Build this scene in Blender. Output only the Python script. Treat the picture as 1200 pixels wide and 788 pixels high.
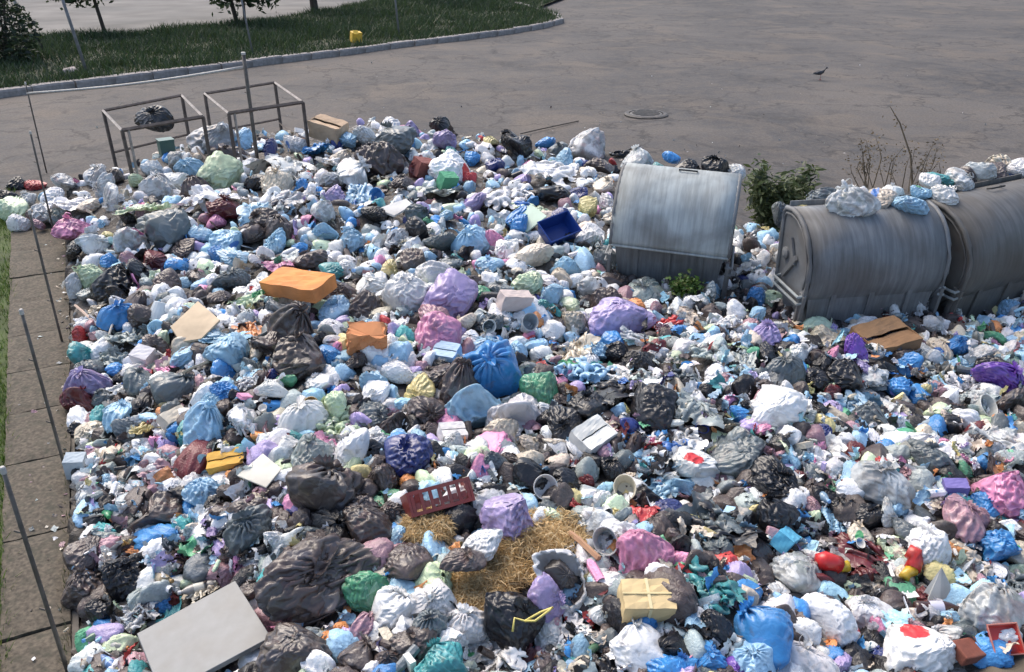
import bpy, bmesh, math, random
import numpy as np
from mathutils import Vector, Matrix, Euler

for o in list(bpy.data.objects):
    bpy.data.objects.remove(o)
scene = bpy.context.scene
COL = scene.collection
RNG = random.Random(7)
NP = np.random.default_rng(11)
PI = math.pi

# ------------------------------------------------------------------ camera
CAM_H, PITCH, FPX = 3.8, math.radians(26.0), 1000.0      # focal length in pixels of the 1200 px wide photo
cam_data = bpy.data.cameras.new('camera')
cam = bpy.data.objects.new('camera', cam_data)
COL.objects.link(cam)
cam.location = (0, 0, CAM_H)
cam.rotation_euler = (PI / 2 - PITCH, 0, 0)
cam_data.sensor_width = 36
cam_data.lens = 36 * FPX / 1200
cam_data.clip_end = 1500
scene.camera = cam

# ------------------------------------------------------------------ sky, sun, exposure
SUN_EL, SUN_AZ = math.radians(52), math.radians(-38)       # azimuth from +Y (away from camera) towards +X
world = bpy.data.worlds.new('World')
scene.world = world
world.use_nodes = True
wn = world.node_tree
sky = wn.nodes.new('ShaderNodeTexSky')
sky.sky_type = 'NISHITA'
sky.sun_disc = False
sky.sun_elevation = SUN_EL
sky.sun_rotation = SUN_AZ
sky.dust_density = 3.0
sky.air_density = 1.0
sky.ozone_density = 0.7
wn.links.new(sky.outputs[0], wn.nodes['Background'].inputs[0])
wn.nodes['Background'].inputs[1].default_value = 0.15
sd = bpy.data.lights.new('sun', 'SUN')
sun = bpy.data.objects.new('sun', sd)
COL.objects.link(sun)
sd.energy = 1.5
sd.angle = math.radians(45)
sd.color = (1.0, 0.91, 0.79)
sun_dir = Vector((math.sin(SUN_AZ) * math.cos(SUN_EL), math.cos(SUN_AZ) * math.cos(SUN_EL), math.sin(SUN_EL)))
sun.rotation_euler = sun_dir.to_track_quat('Z', 'Y').to_euler()
sun.location = (-8, 12, 20)
scene.view_settings.view_transform = 'Standard'
scene.view_settings.look = 'None'
scene.view_settings.gamma = 1
scene.view_settings.use_curve_mapping = False
scene.view_settings.exposure = 0.88
scene.cycles.max_bounces = 5
scene.cycles.diffuse_bounces = 3
scene.cycles.glossy_bounces = 2
scene.cycles.transmission_bounces = 3
scene.cycles.transparent_max_bounces = 4

# ------------------------------------------------------------------ helpers
CS, SN = math.cos(PITCH), math.sin(PITCH)
def ray(px, py):
    u, v = (px - 600) / FPX, (py - 394) / FPX
    return Vector((u, CS - v * SN, -SN - v * CS))
def at(px, py, Z=0.0):
    d = ray(px, py)
    t = (Z - CAM_H) / d.z
    return Vector((d.x * t, d.y * t, Z))
def depth(p):
    return p.y * CS + (CAM_H - p.z) * SN

def mat(name):
    m = bpy.data.materials.new(name)
    m.use_nodes = True
    nt = m.node_tree
    return m, nt, nt.nodes['Principled BSDF']
def N(nt, typ, **kw):
    n = nt.nodes.new(typ)
    for k, v in kw.items():
        if k.startswith('i_'):
            key = k[2:]
            n.inputs[int(key) if key.isdigit() else key.replace('_', ' ')].default_value = v
        else:
            setattr(n, k, v)
    return n
def ramp(nt, fac, stops, interp='LINEAR'):
    r = nt.nodes.new('ShaderNodeValToRGB')
    r.color_ramp.interpolation = interp
    els = r.color_ramp.elements
    while len(els) < len(stops):
        els.new(0.5)
    for e, (p, c) in zip(els, stops):
        e.position = p
        e.color = (c[0], c[1], c[2], 1) if len(c) == 3 else c
    nt.links.new(fac, r.inputs[0])
    return r.outputs[0]
def mix(nt, a, b, fac, blend='MIX'):
    n = nt.nodes.new('ShaderNodeMix')
    n.data_type = 'RGBA'
    n.blend_type = blend
    for sock, val in ((n.inputs[0], fac), (n.inputs[6], a), (n.inputs[7], b)):
        if hasattr(val, 'is_output'):
            nt.links.new(val, sock)
        elif isinstance(val, (int, float)):
            sock.default_value = val
        else:
            sock.default_value = (val[0], val[1], val[2], 1)
    return n.outputs[2]
def mathn(nt, op, a, b=0.0):
    n = nt.nodes.new('ShaderNodeMath')
    n.operation = op
    for sock, val in ((n.inputs[0], a), (n.inputs[1], b)):
        if hasattr(val, 'is_output'):
            nt.links.new(val, sock)
        else:
            sock.default_value = val
    return n.outputs[0]
def bump(nt, bsdf, height, strength, dist=0.02):
    b = nt.nodes.new('ShaderNodeBump')
    b.inputs['Strength'].default_value = strength
    b.inputs['Distance'].default_value = dist
    nt.links.new(height, b.inputs['Height'])
    nt.links.new(b.outputs[0], bsdf.inputs['Normal'])
    return b.outputs[0]

def film_material(name, attr=None, rough=0.33, bump_s=0.35, transl=0.35, contents=0.8, spec=0.5, grime=0.55, clear=0.0):
    """thin plastic: colour (and translucency in alpha) from the object's own colour or a mesh attribute"""
    m, nt, p = mat(name)
    tc = N(nt, 'ShaderNodeTexCoord')
    if attr:
        src = N(nt, 'ShaderNodeAttribute', attribute_name=attr)
        col, alpha = src.outputs['Color'], src.outputs['Alpha']
        vec = tc.outputs['Object']
        scale = 9.0
    else:
        src = N(nt, 'ShaderNodeObjectInfo')
        col, alpha = src.outputs['Color'], src.outputs['Alpha']
        off = mathn(nt, 'MULTIPLY', src.outputs['Random'], 91.0)
        vm = N(nt, 'ShaderNodeVectorMath', operation='ADD')
        nt.links.new(tc.outputs['Object'], vm.inputs[0])
        nt.links.new(off, vm.inputs[1])
        vec = vm.outputs[0]
        scale = 1.0
    def noise(s, detail=3.0, typ='FBM', dist=0.0, rough_=0.55):
        n = N(nt, 'ShaderNodeTexNoise', noise_type=typ)
        n.inputs['Scale'].default_value = s * scale
        n.inputs['Detail'].default_value = detail
        n.inputs['Roughness'].default_value = rough_
        n.inputs['Distortion'].default_value = dist
        nt.links.new(vec, n.inputs['Vector'])
        return n.outputs['Fac'] if 'Fac' in n.outputs else n.outputs[0]
    # crease pattern: warped cells plus ridged noise, at two sizes
    wn_ = N(nt, 'ShaderNodeTexNoise'); wn_.inputs['Scale'].default_value = 3.0 * scale; wn_.inputs['Detail'].default_value = 3
    nt.links.new(vec, wn_.inputs['Vector'])
    wv = N(nt, 'ShaderNodeVectorMath', operation='MULTIPLY_ADD')
    nt.links.new(wn_.outputs['Color'], wv.inputs[0]); wv.inputs[1].default_value = (.5 / scale,) * 3; nt.links.new(vec, wv.inputs[2])
    def cells(sc, feature='DISTANCE_TO_EDGE'):
        v = N(nt, 'ShaderNodeTexVoronoi', feature=feature); v.inputs['Scale'].default_value = sc * scale
        nt.links.new(wv.outputs[0], v.inputs['Vector'])
        return v
    ridge = noise(4.5, 5, 'RIDGED_MULTIFRACTAL', 0.7)
    c1, c2 = cells(4.0).outputs['Distance'], cells(9.0).outputs['Distance']
    h = mathn(nt, 'ADD', mathn(nt, 'MULTIPLY', ridge, .35), mathn(nt, 'MULTIPLY', c1, 1.0))
    h = mathn(nt, 'ADD', h, mathn(nt, 'MULTIPLY', c2, .3))
    # contents pressing against the film
    n1 = noise(2.6, 4, dist=0.6)
    f = ramp(nt, n1, [(0.40, (0, 0, 0)), (0.55, (1, 1, 1))])
    film_ridge = ramp(nt, mathn(nt, 'MULTIPLY', ridge, .5), [(0.30, (1, 1, 1)), (0.75, (.2, .2, .2))])
    f = mathn(nt, 'MULTIPLY', mathn(nt, 'MULTIPLY', mathn(nt, 'MULTIPLY', f, film_ridge), alpha), contents)
    pk = N(nt, 'ShaderNodeRGBToBW'); nt.links.new(cells(5.5, 'F1').outputs['Color'], pk.inputs[0])
    cont = ramp(nt, pk.outputs[0], [(0.0, (0.03, 0.025, 0.02)), (0.3, (0.16, 0.10, 0.06)), (0.42, (0.05, 0.05, 0.05)), (0.5, (0.42, 0.39, 0.35)),
                         (0.58, (0.10, 0.12, 0.07)), (0.66, (0.26, 0.10, 0.08)), (0.72, (0.5, 0.5, 0.48)), (0.8, (0.10, 0.16, 0.24))], 'CONSTANT')
    base = mix(nt, col, cont, f)
    n3 = noise(1.4, 5)
    var = ramp(nt, n3, [(0.3, (0.80, 0.80, 0.80)), (0.7, (1.10, 1.10, 1.10))])
    base = mix(nt, base, var, 1.0, 'MULTIPLY')
    dirt = ramp(nt, noise(7, 5, dist=0.4), [(0.56, (0, 0, 0)), (0.74, (grime, grime, grime))])
    base = mix(nt, base, (0.13, 0.105, 0.08), dirt)
    nt.links.new(base, p.inputs['Base Color'])
    p.inputs['Roughness'].default_value = rough
    p.inputs['Specular IOR Level'].default_value = spec
    nrm = bump(nt, p, h, bump_s, 0.05 / scale ** .5)
    tr = N(nt, 'ShaderNodeBsdfTranslucent')
    nt.links.new(base, tr.inputs['Color'])
    nt.links.new(nrm, tr.inputs['Normal'])
    ms = N(nt, 'ShaderNodeMixShader')
    nt.links.new(mathn(nt, 'MULTIPLY', alpha, transl), ms.inputs[0])
    nt.links.new(p.outputs[0], ms.inputs[1])
    nt.links.new(tr.outputs[0], ms.inputs[2])
    if clear:
        tp = N(nt, 'ShaderNodeBsdfTransparent')
        m2 = N(nt, 'ShaderNodeMixShader')
        nt.links.new(mathn(nt, 'MULTIPLY', mathn(nt, 'MULTIPLY', alpha, clear), film_ridge), m2.inputs[0])
        nt.links.new(ms.outputs[0], m2.inputs[1]); nt.links.new(tp.outputs[0], m2.inputs[2])
        nt.links.new(m2.outputs[0], nt.nodes['Material Output'].inputs[0])
    else:
        nt.links.new(ms.outputs[0], nt.nodes['Material Output'].inputs[0])
    return m

def plain(name, color, rough=0.6, metal=0.0, var=0.25, scale=6.0, bump_s=0.15, dirt=0.3, spec=0.5, stretch=None, dirt_col=(0.10, 0.085, 0.07)):
    m, nt, p = mat(name)
    tc = N(nt, 'ShaderNodeTexCoord')
    vec = tc.outputs['Object']
    if stretch:
        mp = N(nt, 'ShaderNodeMapping')
        mp.inputs['Scale'].default_value = stretch
        nt.links.new(vec, mp.inputs[0])
        vec = mp.outputs[0]
    a = N(nt, 'ShaderNodeTexNoise'); a.inputs['Scale'].default_value = scale; a.inputs['Detail'].default_value = 6
    b = N(nt, 'ShaderNodeTexNoise'); b.inputs['Scale'].default_value = scale * 0.35; b.inputs['Detail'].default_value = 5
    nt.links.new(vec, a.inputs['Vector']); nt.links.new(vec, b.inputs['Vector'])
    if color is None:
        oi = N(nt, 'ShaderNodeObjectInfo')
        color = oi.outputs['Color']
    lo, hi = 1 - var, 1 + var * 0.7
    v = ramp(nt, a.outputs[0], [(0.3, (lo, lo, lo)), (0.7, (hi, hi, hi))])
    base = mix(nt, color, v, 1.0, 'MULTIPLY')
    d = ramp(nt, b.outputs[0], [(0.48, (0, 0, 0)), (0.72, (dirt, dirt, dirt))])
    base = mix(nt, base, dirt_col, d)
    nt.links.new(base, p.inputs['Base Color'])
    p.inputs['Roughness'].default_value = rough
    p.inputs['Metallic'].default_value = metal
    p.inputs['Specular IOR Level'].default_value = spec
    if bump_s:
        bump(nt, p, a.outputs[0], bump_s, 0.01)
    return m

class MB:
    """collects verts and faces for one mesh object"""
    def __init__(s):
        s.v, s.f = [], []
    def add(s, verts, faces):
        o = len(s.v)
        s.v += [tuple(v) for v in verts]
        s.f += [tuple(i + o for i in f) for f in faces]
        return s
    def box(s, c, size, rot=None):
        hx, hy, hz = size[0] / 2, size[1] / 2, size[2] / 2
        vs = [Vector((x * hx, y * hy, z * hz)) for z in (-1, 1) for y in (-1, 1) for x in (-1, 1)]
        if rot is not None:
            vs = [rot @ v for v in vs]
        vs = [v + Vector(c) for v in vs]
        return s.add(vs, [(0, 2, 3, 1), (4, 5, 7, 6), (0, 1, 5, 4), (2, 6, 7, 3), (0, 4, 6, 2), (1, 3, 7, 5)])
    def tube(s, pts, r, n=8, closed=False, cap=True):
        pts = [Vector(p) for p in pts]
        rs = r if isinstance(r, (list, tuple)) else [r] * len(pts)
        k = len(pts)
        rings = []
        up = Vector((0, 0, 1))
        for i, p in enumerate(pts):
            if closed:
                t = pts[(i + 1) % k] - pts[i - 1]
            else:
                t = pts[min(i + 1, k - 1)] - pts[max(i - 1, 0)]
            t.normalize()
            ref = up if abs(t.dot(up)) < 0.95 else Vector((1, 0, 0))
            a = t.cross(ref).normalized()
            b = t.cross(a).normalized()
            rings.append([p + (a * math.cos(2 * PI * j / n) + b * math.sin(2 * PI * j / n)) * rs[i] for j in range(n)])
        vs = [v for rg in rings for v in rg]
        fs = []
        m = k if closed else k - 1
        for i in range(m):
            for j in range(n):
                a0, a1 = i * n + j, i * n + (j + 1) % n
                b0, b1 = ((i + 1) % k) * n + j, ((i + 1) % k) * n + (j + 1) % n
                fs.append((a0, a1, b1, b0))
        if cap and not closed:
            fs.append(tuple(range(n))[::-1])
            fs.append(tuple((k - 1) * n + j for j in range(n)))
        return s.add(vs, fs)
    def lathe(s, prof, n=20, axis=None, cap=True):
        """prof: list of (radius, z)"""
        vs = [(r * math.cos(2 * PI * j / n), r * math.sin(2 * PI * j / n), z) for r, z in prof for j in range(n)]
        if axis is not None:
            vs = [axis @ Vector(v) for v in vs]
        fs = [(i * n + j, i * n + (j + 1) % n, (i + 1) * n + (j + 1) % n, (i + 1) * n + j) for i in range(len(prof) - 1) for j in range(n)]
        if cap:
            fs.append(tuple(range(n))[::-1])
            fs.append(tuple((len(prof) - 1) * n + j for j in range(n)))
        return s.add(vs, fs)
    def mesh(s, name, material=None, smooth=False):
        me = bpy.data.meshes.new(name)
        me.from_pydata(s.v, [], s.f)
        if smooth:
            me.polygons.foreach_set('use_smooth', [True] * len(me.polygons))
        if material:
            me.materials.append(material)
        me.update()
        return me
    def build(s, name, material=None, parent=None, smooth=False, bevel=0.0, auto=None):
        o = link(name, s.mesh(name, material, smooth), parent)
        if bevel:
            b = o.modifiers.new('bevel', 'BEVEL'); b.width = bevel; b.segments = 2; b.limit_method = 'ANGLE'
        return o

def link(name, data, parent=None):
    o = bpy.data.objects.new(name, data)
    COL.objects.link(o)
    if parent is not None:
        o.parent = parent
    return o
def tag(o, label=None, cat=None, group=None, kind=None):
    if label: o['label'] = label
    if cat: o['category'] = cat
    if group: o['group'] = group
    if kind: o['kind'] = kind
    return o
def empty(name, loc, rz=0.0):
    o = link(name, None)
    o.location = loc
    o.rotation_euler = (0, 0, rz)
    o.empty_display_size = 0.1
    return o
def np_mesh(name, V, F, material, smooth=True, colors=None):
    """V (n,3) float, F (m,4) or (m,3) int"""
    me = bpy.data.meshes.new(name)
    k = F.shape[1]
    me.vertices.add(len(V)); me.vertices.foreach_set('co', np.ascontiguousarray(V, dtype=np.float32).ravel())
    me.loops.add(F.size); me.loops.foreach_set('vertex_index', np.ascontiguousarray(F, dtype=np.int32).ravel())
    me.polygons.add(len(F)); me.polygons.foreach_set('loop_start', np.arange(0, F.size, k, dtype=np.int32))
    me.polygons.foreach_set('use_smooth', np.full(len(F), smooth))
    if colors is not None:
        a = me.attributes.new('Col', 'FLOAT_COLOR', 'POINT')
        a.data.foreach_set('color', np.ascontiguousarray(colors, dtype=np.float32).ravel())
    me.materials.append(material)
    me.update(); me.validate()
    return me
# value noise on numpy arrays
_tab = NP.random((64, 64))
def vnoise(x, y):
    xi, yi = np.floor(x).astype(int), np.floor(y).astype(int)
    fx, fy = x - xi, y - yi
    fx, fy = fx * fx * (3 - 2 * fx), fy * fy * (3 - 2 * fy)
    g = lambda a, b: _tab[a % 64, b % 64]
    return (g(xi, yi) * (1 - fx) + g(xi + 1, yi) * fx) * (1 - fy) + (g(xi, yi + 1) * (1 - fx) + g(xi + 1, yi + 1) * fx) * fy
# ================================================================== SETTING
# ---- asphalt sheet out to the horizon
def asphalt_material():
    m, nt, p = mat('asphalt')
    tc = N(nt, 'ShaderNodeTexCoord')
    def noise(s, d=6, dist=0.0, r=0.6):
        n = N(nt, 'ShaderNodeTexNoise'); n.inputs['Scale'].default_value = s; n.inputs['Detail'].default_value = d
        n.inputs['Distortion'].default_value = dist; n.inputs['Roughness'].default_value = r
        nt.links.new(tc.outputs['Object'], n.inputs['Vector']); return n.outputs[0]
    base = ramp(nt, noise(0.16, 6, 0.5), [(0.36, (0.044, 0.043, 0.045)), (0.5, (0.068, 0.064, 0.063)), (0.64, (0.104, 0.092, 0.083))])
    # dusty, sandy patches
    sand = ramp(nt, noise(0.45, 7, 0.8), [(0.50, (0, 0, 0)), (0.66, (0.75, 0.75, 0.75))])
    base = mix(nt, base, (0.128, 0.104, 0.083), sand)
    # dust lying along the edge of the heap: band around y = 12..20
    sep = N(nt, 'ShaderNodeSeparateXYZ'); nt.links.new(tc.outputs['Object'], sep.inputs[0])
    grit = ramp(nt, noise(3.2, 8, 0.6, .75), [(0.42, (0, 0, 0)), (0.62, (0.6, 0.6, 0.6))])
    base = mix(nt, base, (0.105, 0.088, 0.073), grit)
    # worn patches and oil stains
    st = ramp(nt, noise(0.8, 5, 1.2), [(0.57, (0, 0, 0)), (0.68, (0.7, 0.7, 0.7))])
    base = mix(nt, base, (0.036, 0.034, 0.034), st)
    crk = N(nt, 'ShaderNodeTexVoronoi', feature='DISTANCE_TO_EDGE'); crk.inputs['Scale'].default_value = 0.33
    w = N(nt, 'ShaderNodeTexNoise'); w.inputs['Scale'].default_value = 1.4; w.inputs['Detail'].default_value = 5
    nt.links.new(tc.outputs['Object'], w.inputs['Vector'])
    vm = N(nt, 'ShaderNodeVectorMath', operation='MULTIPLY_ADD')
    nt.links.new(w.outputs['Color'], vm.inputs[0]); vm.inputs[1].default_value = (1.6, 1.6, 1.6); nt.links.new(tc.outputs['Object'], vm.inputs[2])
    nt.links.new(vm.outputs[0], crk.inputs['Vector'])
    c = ramp(nt, crk.outputs['Distance'], [(0.0, (0.7, 0.7, 0.7)), (0.016, (0, 0, 0))])
    base = mix(nt, base, (0.025, 0.023, 0.022), c)
    fine = ramp(nt, noise(22, 6), [(0.3, (0.72, 0.72, 0.72)), (0.7, (1.26, 1.26, 1.26))])
    base = mix(nt, base, fine, 1.0, 'MULTIPLY')
    nt.links.new(base, p.inputs['Base Color'])
    p.inputs['Roughness'].default_value = 0.85
    p.inputs['Specular IOR Level'].default_value = 0.35
    bump(nt, p, noise(30, 6), 0.35, 0.02)
    return m
M_ASPHALT = asphalt_material()
# gently uneven near part, flat far part, one sheet
nx, ny = 150, 150
xs = np.concatenate([[-500, -120, -40], np.linspace(-20, 20, nx), [40, 120, 500]])
ys = np.concatenate([[-60, -10], np.linspace(1, 42, ny), [70, 160, 600]])
XX, YY = np.meshgrid(xs, ys)
ZZ = (vnoise(XX * 0.35, YY * 0.35) - 0.5) * 0.05 + (vnoise(XX * 1.3 + 9, YY * 1.3) - 0.5) * 0.02
for hx, hy, hr, hd in ((880, 78, 1.2, .05), (940, 115, .8, .04), (1180, 30, 1.6, .06), (1060, 62, 1.5, .04), (700, 60, 1.0, .03)):
    hp = at(hx, hy)
    ZZ -= hd * np.exp(-((XX - hp.x) ** 2 + (YY - hp.y) ** 2) / hr ** 2)
fade = np.clip((np.maximum(np.abs(XX) - 18, np.maximum(YY - 38, 3 - YY))) / 2, 0, 1)
ZZ = ZZ * (1 - fade)
ncol = len(xs)
idx = np.arange(len(xs) * len(ys)).reshape(len(ys), ncol)
F = np.stack([idx[:-1, :-1], idx[:-1, 1:], idx[1:, 1:], idx[1:, :-1]], -1).reshape(-1, 4)
road = link('road', np_mesh('road', np.stack([XX, YY, ZZ], -1).reshape(-1, 3), F, M_ASPHALT))
tag(road, 'dusty grey brown asphalt road with worn patches', kind='structure')

# ---- far verge: kerb stones, grass, bare yard behind
M_KERB = plain('kerb_concrete', (0.27, 0.25, 0.24), 0.85, var=0.3, scale=9, dirt=0.5, bump_s=0.4)
KZ = 0.2
kpx = [(-70, 114), (0, 104), (100, 93), (200, 81), (300, 68.5), (400, 57), (500, 45.5), (570, 37), (620, 30), (640, 26)]
kline = [at(x, y, KZ) for x, y in kpx]
# rounded corner running away from the camera
e = kline[-1]
kline += [e + Vector((0.75, 1.6, 0)), e + Vector((0.55, 3.6, 0)), e + Vector((-0.3, 6.5, 0)), e + Vector((-1.2, 10, 0))]
def resample(pts, step):
    out = [pts[0].copy()]
    acc = 0.0
    for a, b in zip(pts[:-1], pts[1:]):
        L = (b - a).length
        s = step - acc
        while s <= L:
            out.append(a.lerp(b, s / L)); s += step
        acc = L - (s - step)
    return out
kp = resample(kline, 1.0)
kerb = link('kerb', None); tag(kerb, 'chipped concrete kerb along the grass verge', kind='structure')
for a, b in zip(kp[:-1], kp[1:]):
    d = (b - a); L = d.length
    ang = math.atan2(d.y, d.x)
    mb = MB()
    nseg = 4
    ox, oz = RNG.uniform(-.015, .015), RNG.uniform(-.025, .012)
    vs, fs = [], []
    for i in range(nseg + 1):
        x = -L / 2 + 0.012 + (L - 0.024) * i / nseg
        ch = RNG.uniform(0, .02) if i in (0, nseg) else RNG.uniform(0, .008)
        vs += [(x, -.09, -.12), (x, -.09, .15 - ch), (x, -.06 - ch * .5, KZ - ch), (x, .2, KZ - RNG.uniform(0, .01)), (x, .2, -.12)]
    for i in range(nseg):
        for j in range(4):
            k = i * 5 + j
            fs.append((k, k + 1, k + 6, k + 5))
    fs += [(4, 3, 2, 1, 0), tuple(nseg * 5 + j for j in range(5))]
    mb.add(vs, fs)
    s = mb.build('kerb_stone', M_KERB, kerb)
    mid = (a + b) / 2
    s.location = (mid.x + ox, mid.y, oz); s.rotation_euler = (RNG.uniform(-.03, .03), RNG.uniform(-.012, .012), ang)

def poly_sheet(name, pts, z, material):
    bm = bmesh.new()
    vs = [bm.verts.new((p.x, p.y, z)) for p in pts]
    bm.faces.new(vs)
    bmesh.ops.triangulate(bm, faces=bm.faces[:])
    me = bpy.data.meshes.new(name); bm.to_mesh(me); bm.free()
    me.materials.append(material)
    return link(name, me)
M_SOILG = plain('verge_soil', (0.05, 0.055, 0.028), 0.95, var=0.5, scale=3, dirt=0.7, dirt_col=(0.07, 0.06, 0.045))
M_YARD = plain('yard_dirt', (0.16, 0.15, 0.138), 0.95, var=0.35, scale=0.5, dirt=0.85, dirt_col=(0.10, 0.10, 0.095), bump_s=0.3)
inner = [Vector((p.x, p.y + 0.08, 0)) for p in kline]
vb = [(760, -40), (600, -34), (500, -16), (440, 0), (400, 9), (330, 20), (270, 28), (150, 38), (30, 42), (-90, 52)]
back = [at(x, y, .13) for x, y in vb]
# the verge narrows to the corner; stop the yard edge before it
verge_poly = inner[:-1] + back
verge = poly_sheet('grass_verge', verge_poly, 0.125, M_SOILG); tag(verge, 'shaded soil of the grass verge', kind='structure')
yard_far = [Vector((40, 150, 0)), Vector((-150, 150, 0)), Vector((-150, back[-1].y, 0))]
yard = poly_sheet('yard', [Vector((40, back[0].y + 14, 0))] + [p for p in back] [0:] + yard_far[::-1], 0.118, M_YARD)
tag(yard, 'bare beige yard behind the verge', kind='structure')

# grass blades
def inside(poly, x, y):
    c = False
    n = len(poly)
    j = n - 1
    for i in range(n):
        if (poly[i].y > y) != (poly[j].y > y) and x < (poly[j].x - poly[i].x) * (y - poly[i].y) / (poly[j].y - poly[i].y) + poly[i].x:
            c = not c
        j = i
    return c
def grass(name, poly, z, n, hmin, hmax, wid, material, cols):
    xs = [p.x for p in poly]; ys = [p.y for p in poly]
    V, C = [], []
    k = 0
    while k < n:
        x, y = RNG.uniform(max(min(xs), -34), max(xs)), RNG.uniform(min(ys), min(max(ys), 48))
        if not inside(poly, x, y):
            continue
        dens = vnoise(np.array([x * .8]), np.array([y * .8]))[0]
        if RNG.random() > 0.25 + dens:
            continue
        a = RNG.uniform(0, 2 * PI); h = RNG.uniform(hmin, hmax) * (0.6 + 0.8 * dens)
        lx, ly = RNG.gauss(0, .5) * h, RNG.gauss(0, .5) * h
        w = wid * RNG.uniform(.6, 1.3)
        dx, dy = math.cos(a) * w, math.sin(a) * w
        V += [(x - dx, y - dy, z - .01), (x + dx, y + dy, z - .01), (x + lx, y + ly, z + h)]
        c = cols[RNG.randrange(len(cols))]; t = RNG.uniform(.7, 1.2)
        C += [(c[0] * t, c[1] * t, c[2] * t, 0.4)] * 3
        k += 1
    V = np.array(V); Fi = np.arange(len(V)).reshape(-1, 3)
    return link(name, np_mesh(name, V, Fi, material, False, np.array(C)))
def leaf_material(name, attr=True, color=(0.06, 0.10, 0.03)):
    m, nt, p = mat(name)
    if attr:
        s = N(nt, 'ShaderNodeAttribute', attribute_name='Col'); c = s.outputs['Color']
        nt.links.new(c, p.inputs['Base Color'])
    else:
        p.inputs['Base Color'].default_value = (*color, 1); c = None
    p.inputs['Roughness'].default_value = 0.55
    tr = N(nt, 'ShaderNodeBsdfTranslucent'); tr.inputs['Color'].default_value = (*color, 1)
    if c: nt.links.new(c, tr.inputs['Color'])
    ms = N(nt, 'ShaderNodeMixShader'); ms.inputs[0].default_value = 0.3
    nt.links.new(p.outputs[0], ms.inputs[1]); nt.links.new(tr.outputs[0], ms.inputs[2])
    nt.links.new(ms.outputs[0], nt.nodes['Material Output'].inputs[0])
    return m
M_LEAF = leaf_material('leaf')
vg = grass('verge_grass', verge_poly, .125, 60000, .08, .26, .02, M_LEAF, [(.032, .06, .02), (.044, .078, .024), (.024, .044, .018), (.052, .072, .03)])
tag(vg, 'dark green uncut grass on the far verge', 'grass', kind='stuff')

# ---- retaining wall with walkway slabs at the left, grass beside it
def wallx(y):
    return -2.40 - 0.467 * (y - 3.35)
WZ = 0.17
WD = Vector((-0.467, 1, 0)).normalized()
WN = Vector((-WD.y, WD.x, 0))                                 # towards the grass
M_SLAB = plain('paving_concrete', (0.098, 0.080, 0.058), 0.9, var=0.55, scale=40, dirt=0.75, bump_s=0.3, dirt_col=(0.04, 0.04, 0.026))
M_DARKSOIL = plain('joint_soil', (0.06, 0.055, 0.036), 0.95, var=0.4, scale=20)
walk = link('walkway', None); tag(walk, 'narrow weathered concrete walkway beside the heap', kind='structure')
org = Vector((wallx(1.2), 1.2, 0))
def wp(s, n, z):
    return org + WD * s + WN * n + Vector((0, 0, z))
wl = 12.6
mb = MB(); mb.add([wp(0, .02, -.3), wp(wl, .02, -.3), wp(wl, .74, -.3), wp(0, .2, -.3), wp(0, .02, WZ - .05), wp(wl, .02, WZ - .05), wp(wl, .74, WZ - .05), wp(0, .2, WZ - .05)],
                  [(0, 1, 5, 4), (1, 2, 6, 5), (2, 3, 7, 6), (3, 0, 4, 7), (4, 5, 6, 7), (0, 3, 2, 1)])
mb.build('bed', M_DARKSOIL, walk)
s = 0.0
while s < wl - .3:
    L = RNG.uniform(0.80, 0.98)
    L = min(L, wl - s)
    mb = MB()
    g = .006
    vs, fs = [], []
    nu_, nv_ = 8, 5
    for i in range(nu_ + 1):
        for j in range(nv_ + 1):
            e_ = (i in (0, nu_)) or (j in (0, nv_))
            p = wp(s + g + (L - 2 * g) * i / nu_ + (RNG.uniform(-.006, .006) if e_ else 0), -.015 + (.245 + .0415 * (s + L * i / nu_)) * j / nv_ + (RNG.uniform(-.006, .006) if e_ else 0),
                   WZ - (.012 if e_ else 0) + RNG.uniform(-.002, .002))
            vs.append(p)
    q = nv_ + 1
    for i in range(nu_):
        for j in range(nv_):
            fs.append((i * q + j, (i + 1) * q + j, (i + 1) * q + j + 1, i * q + j + 1))
    border = [i * q for i in range(nu_ + 1)] + [nu_ * q + j for j in range(1, q)] + [i * q + nv_ for i in range(nu_ - 1, -1, -1)] + [j for j in range(nv_ - 1, 0, -1)]
    nb0 = len(vs)
    for b_ in border:
        vs.append(Vector((vs[b_].x, vs[b_].y, WZ - .1)))
    for i in range(len(border)):
        k2 = (i + 1) % len(border)
        fs.append((border[i], nb0 + i, nb0 + k2, border[k2]))
    mb.add(vs, fs)
    o = mb.build('slab', M_SLAB, walk, smooth=False)
    o.location.z = RNG.uniform(-.008, .008)
    s += L
# retaining face towards the heap
M_WALL = plain('old_concrete', (0.16, 0.145, 0.125), 0.92, var=0.35, scale=7, dirt=0.6, bump_s=0.5)
rw = MB()
for i in range(15):
    a, b = wl * i / 15, wl * (i + 1) / 15
    jz = RNG.uniform(-.01, .01)
    rw.add([wp(a, -.05, -.3), wp(b, -.05, -.3), wp(b, -.018, -.3), wp(a, -.018, -.3), wp(a, -.045 + jz, WZ - .03), wp(b, -.045 + jz, WZ - .03), wp(b, -.018, WZ - .028), wp(a, -.018, WZ - .028)],
           [(0, 1, 5, 4), (1, 2, 6, 5), (2, 3, 7, 6), (3, 0, 4, 7), (4, 5, 6, 7), (0, 3, 2, 1)])
rwo = rw.build('retaining_wall', M_WALL); tag(rwo, 'low concrete retaining face holding back the heap beside the walkway', 'wall')
M_LAWN = plain('lawn_soil', (0.06, 0.085, 0.025), 0.95, var=0.4, scale=5)
lawn_poly = [wp(-1, .2, 0), wp(wl + .2, .75, 0), wp(wl + .2, 5, 0), wp(-1, 5, 0)]
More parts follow.
